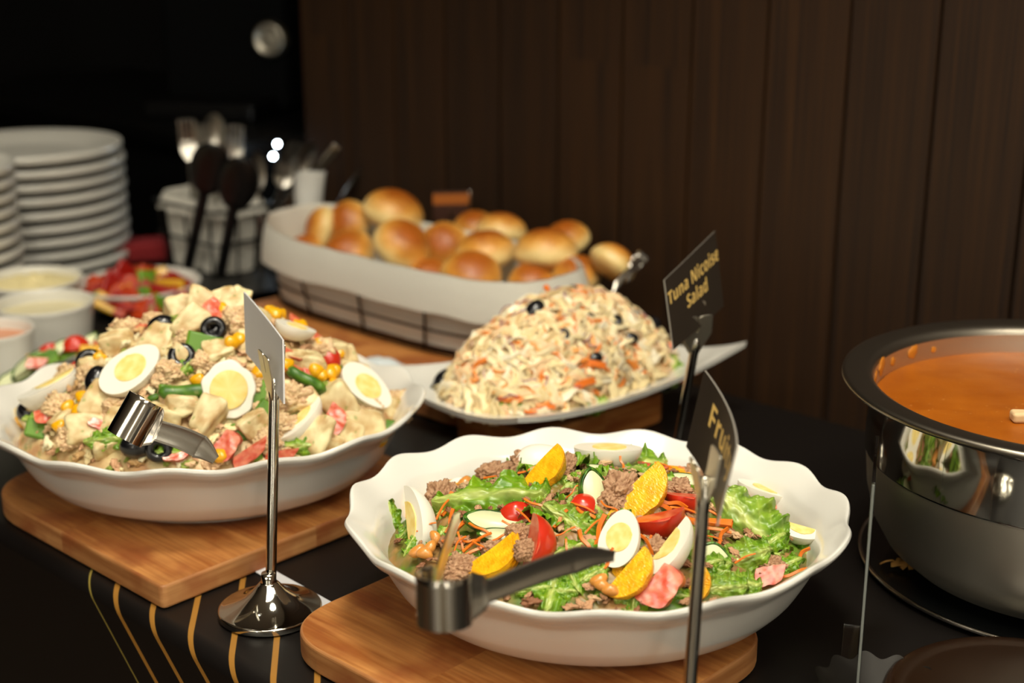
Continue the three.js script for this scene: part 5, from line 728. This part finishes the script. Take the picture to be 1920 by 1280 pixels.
{ // on the slaw
  const B = BASE.S, P = (...a) => put(B, ...a);
  for (const [x, y, l, lb] of [[1004, 588, 40, 'largest black olive piece high on the slaw'], [1074, 550, 24, 'black olive piece at the top of the slaw'], [1216, 568, 38, 'black olive piece beside the Tuna card'], [1174, 562, 20, 'flat olive piece left of the one by the card'], [1102, 597, 18, 'small olive bit below the topmost one'], [1152, 604, 22, 'olive bit in the upper middle of the slaw'], [1188, 593, 18, 'olive bit right of the upper middle one'], [1055, 628, 20, 'olive bit in the middle of the slaw'], [1179, 637, 28, 'olive piece low beside the Tuna card'], [1113, 676, 28, 'olive piece in the lower middle of the slaw'], [824, 655, 26, 'olive sliver at the left rim of the slaw'], [836, 694, 40, 'dark olive lying on the left lettuce edge of the slaw'], [1240, 724, 24, 'olive bit under the Tuna card pole']]) P(l > 26 ? 'olive_half' : 'olive_ring', x, y, l * 1.25, rr(0, 60), rr(-40, 40), lb, null, { up: 0.32 });
  for (const [x, y, l, a, lb, v] of [[826, 688, 46, -20, 'lettuce edge at the left corner of the slaw', 1], [955, 766, 60, -10, 'lettuce edge at the front corner of the slaw', 1], [1112, 760, 66, 20, 'lettuce edge under the front of the slaw', 0], [1256, 700, 74, 60, 'lettuce leaf at the right end of the slaw behind the card pole', 2]]) P('lettuce_leaf', x, y, l, a, 0, lb, null, { v, face: 0.5 });
  for (const [x, y, l, a, lb] of [[1052, 556, 70, -32, 'long carrot strip at the top of the slaw'], [1050, 580, 56, 8, 'carrot strip under the long top one'], [1090, 690, 90, 4, 'broad carrot strip in the middle of the slaw'], [1075, 736, 90, 32, 'broad carrot strip at the front of the slaw'], [925, 716, 66, 35, 'curved carrot strip at the left front of the slaw'], [1240, 640, 60, -30, 'carrot strip by the Tuna card edge'], [1215, 560, 50, -20, 'carrot strip behind the card olive'], [870, 700, 36, -35, 'short carrot strip by the left olive'], [1010, 770, 60, 10, 'carrot strip at the front edge of the slaw'], [1290, 660, 50, 30, 'carrot strip right of the Tuna card pole']]) P('carrot_shred', x, y, l, a, 0, lb, null, { v: 2, face: 0.6, up: 0.1, dy: 0.002 });
}
{ // chopped red peppers and raw vegetables in the dishes at the back
  let P = (...a) => put(BASE.R, ...a);
  for (let k = 0; k < 34; k++) { const a = k * 2.4, r = Math.sqrt((k + 0.5) / 34); P(k % 9 === 4 ? 'yellow_pepper' : k % 7 === 3 ? 'green_pepper' : 'red_pepper', 262 + 92 * r * Math.cos(a), 550 + 36 * r * Math.sin(a), rr(38, 54), rr(0, 180), rr(-40, 40), null, null, { base: k % 9 === 4 ? 'yellow pepper strip' : k % 7 === 3 ? 'green pepper strip' : 'chopped red pepper strip', up: 0.2 }); }
  P = (...a) => put(BASE.P, ...a);
  for (const [kind, x, y, l, a, base] of [['cucumber_piece', 20, 668, 80, 35, 'long green cucumber slice'], ['cucumber_piece', 60, 668, 90, 40, 'pale cucumber slice'], ['green_pepper', 30, 650, 60, 25, 'green pepper strip'], ['yellow_pepper', 72, 640, 50, 15, 'yellow pepper strip'], ['tomato_wedge', 95, 658, 48, 30, 'raw tomato wedge'], ['cucumber_piece', 105, 636, 70, 50, 'pale cucumber slice'], ['tomato_wedge', 140, 622, 60, 10, 'raw tomato wedge'], ['yellow_pepper', 126, 636, 46, 0, 'yellow pepper strip'], ['cucumber_piece', 160, 640, 60, 70, 'pale cucumber slice'], ['cucumber_piece', 180, 628, 50, 80, 'green-edged cucumber slice'], ['yellow_pepper', 205, 625, 40, 40, 'yellow pepper strip'], ['green_pepper', 85, 676, 50, 20, 'green pepper strip'], ['tomato_chunk', 70, 684, 36, 0, 'diced tomato'], ['green_pepper', 130, 652, 50, 30, 'green pepper strip'], ['cucumber_piece', -5, 690, 70, 30, 'green cucumber slice'], ['yellow_pepper', 170, 655, 40, 10, 'yellow pepper strip'], ['tomato_chunk', 190, 612, 40, 0, 'diced tomato'], ['cucumber_piece', 215, 640, 44, 20, 'pale cucumber slice']]) P(kind, x, y, l, a, rr(-20, 40), null, null, { base: base + ' in the raw vegetable dish', up: 0.2, wide: kind === 'cucumber_piece' ? 0.5 : 1 });
}
// labels for the small pieces: where each lies from the nearest piece that has a phrase of its own
{
  const names = new Map([[BASE.L, 'potato salad'], [BASE.F, 'orange salad'], [BASE.S, 'slaw'], [BASE.R, 'red pepper dish'], [BASE.P, 'vegetable dish']]);
  const extra = { [0]: [[BASE.L, 255, 790, 'the tongs'], [BASE.L, 490, 640, 'the card']], [1]: [[BASE.F, 1310, 960, 'the card clip'], [BASE.F, 960, 1100, 'the tongs arm']] };
  const marks = pieces.filter((p) => p.mark).map((p) => [p.B, p.px, p.py, p.mark]).concat(extra[0], extra[1], [[BASE.R, 262, 500, 'the far dish rim'], [BASE.R, 355, 540, 'the black tray side'], [BASE.R, 165, 550, 'the ramekin side'], [BASE.R, 260, 600, 'the potato heap'], [BASE.P, 40, 620, 'the pink dressing'], [BASE.P, 190, 600, 'the red peppers'], [BASE.P, 60, 700, 'the bowl rim'], [BASE.P, 120, 590, 'the cream ramekin']]);
  const where = (p, m) => { const dx = p.px - m[1], dy = p.py - m[2], a = (Math.round(Math.atan2(-dy, dx) / (Math.PI / 4)) + 8) % 8; return ['right of', 'above and right of', 'above', 'above and left of', 'left of', 'below and left of', 'below', 'below and right of'][a] + ' ' + m[3]; };
  const seenLabels = new Map(), todo = pieces.filter((p) => !p.label);
  for (const p of todo) { const near = marks.filter((m) => m[0] === p.B).sort((a, b) => Math.hypot(a[1] - p.px, a[2] - p.py) - Math.hypot(b[1] - p.px, b[2] - p.py)); p.key = p.base + ' ' + where(p, near[0]); p.dist = Math.hypot(near[0][1] - p.px, near[0][2] - p.py); (seenLabels.get(p.key) ?? seenLabels.set(p.key, []).get(p.key)).push(p); }
  for (const [key, list] of seenLabels) { list.sort((a, b) => a.dist - b.dist); list.forEach((p, i) => { p.r.userData.label = list.length === 1 ? key : ['closest', 'second', 'third', 'fourth', 'fifth', 'sixth', 'seventh', 'eighth', 'ninth', 'tenth', 'eleventh', 'twelfth'][i] + ' ' + key; p.r.userData.group = p.base + 's in the ' + names.get(p.B); }); }
}
scene.updateMatrixWorld(true);
scene.traverse((o) => { if (o.isMesh) { o.castShadow = true; o.receiveShadow = true; } });
renderer.render(scene, camera);
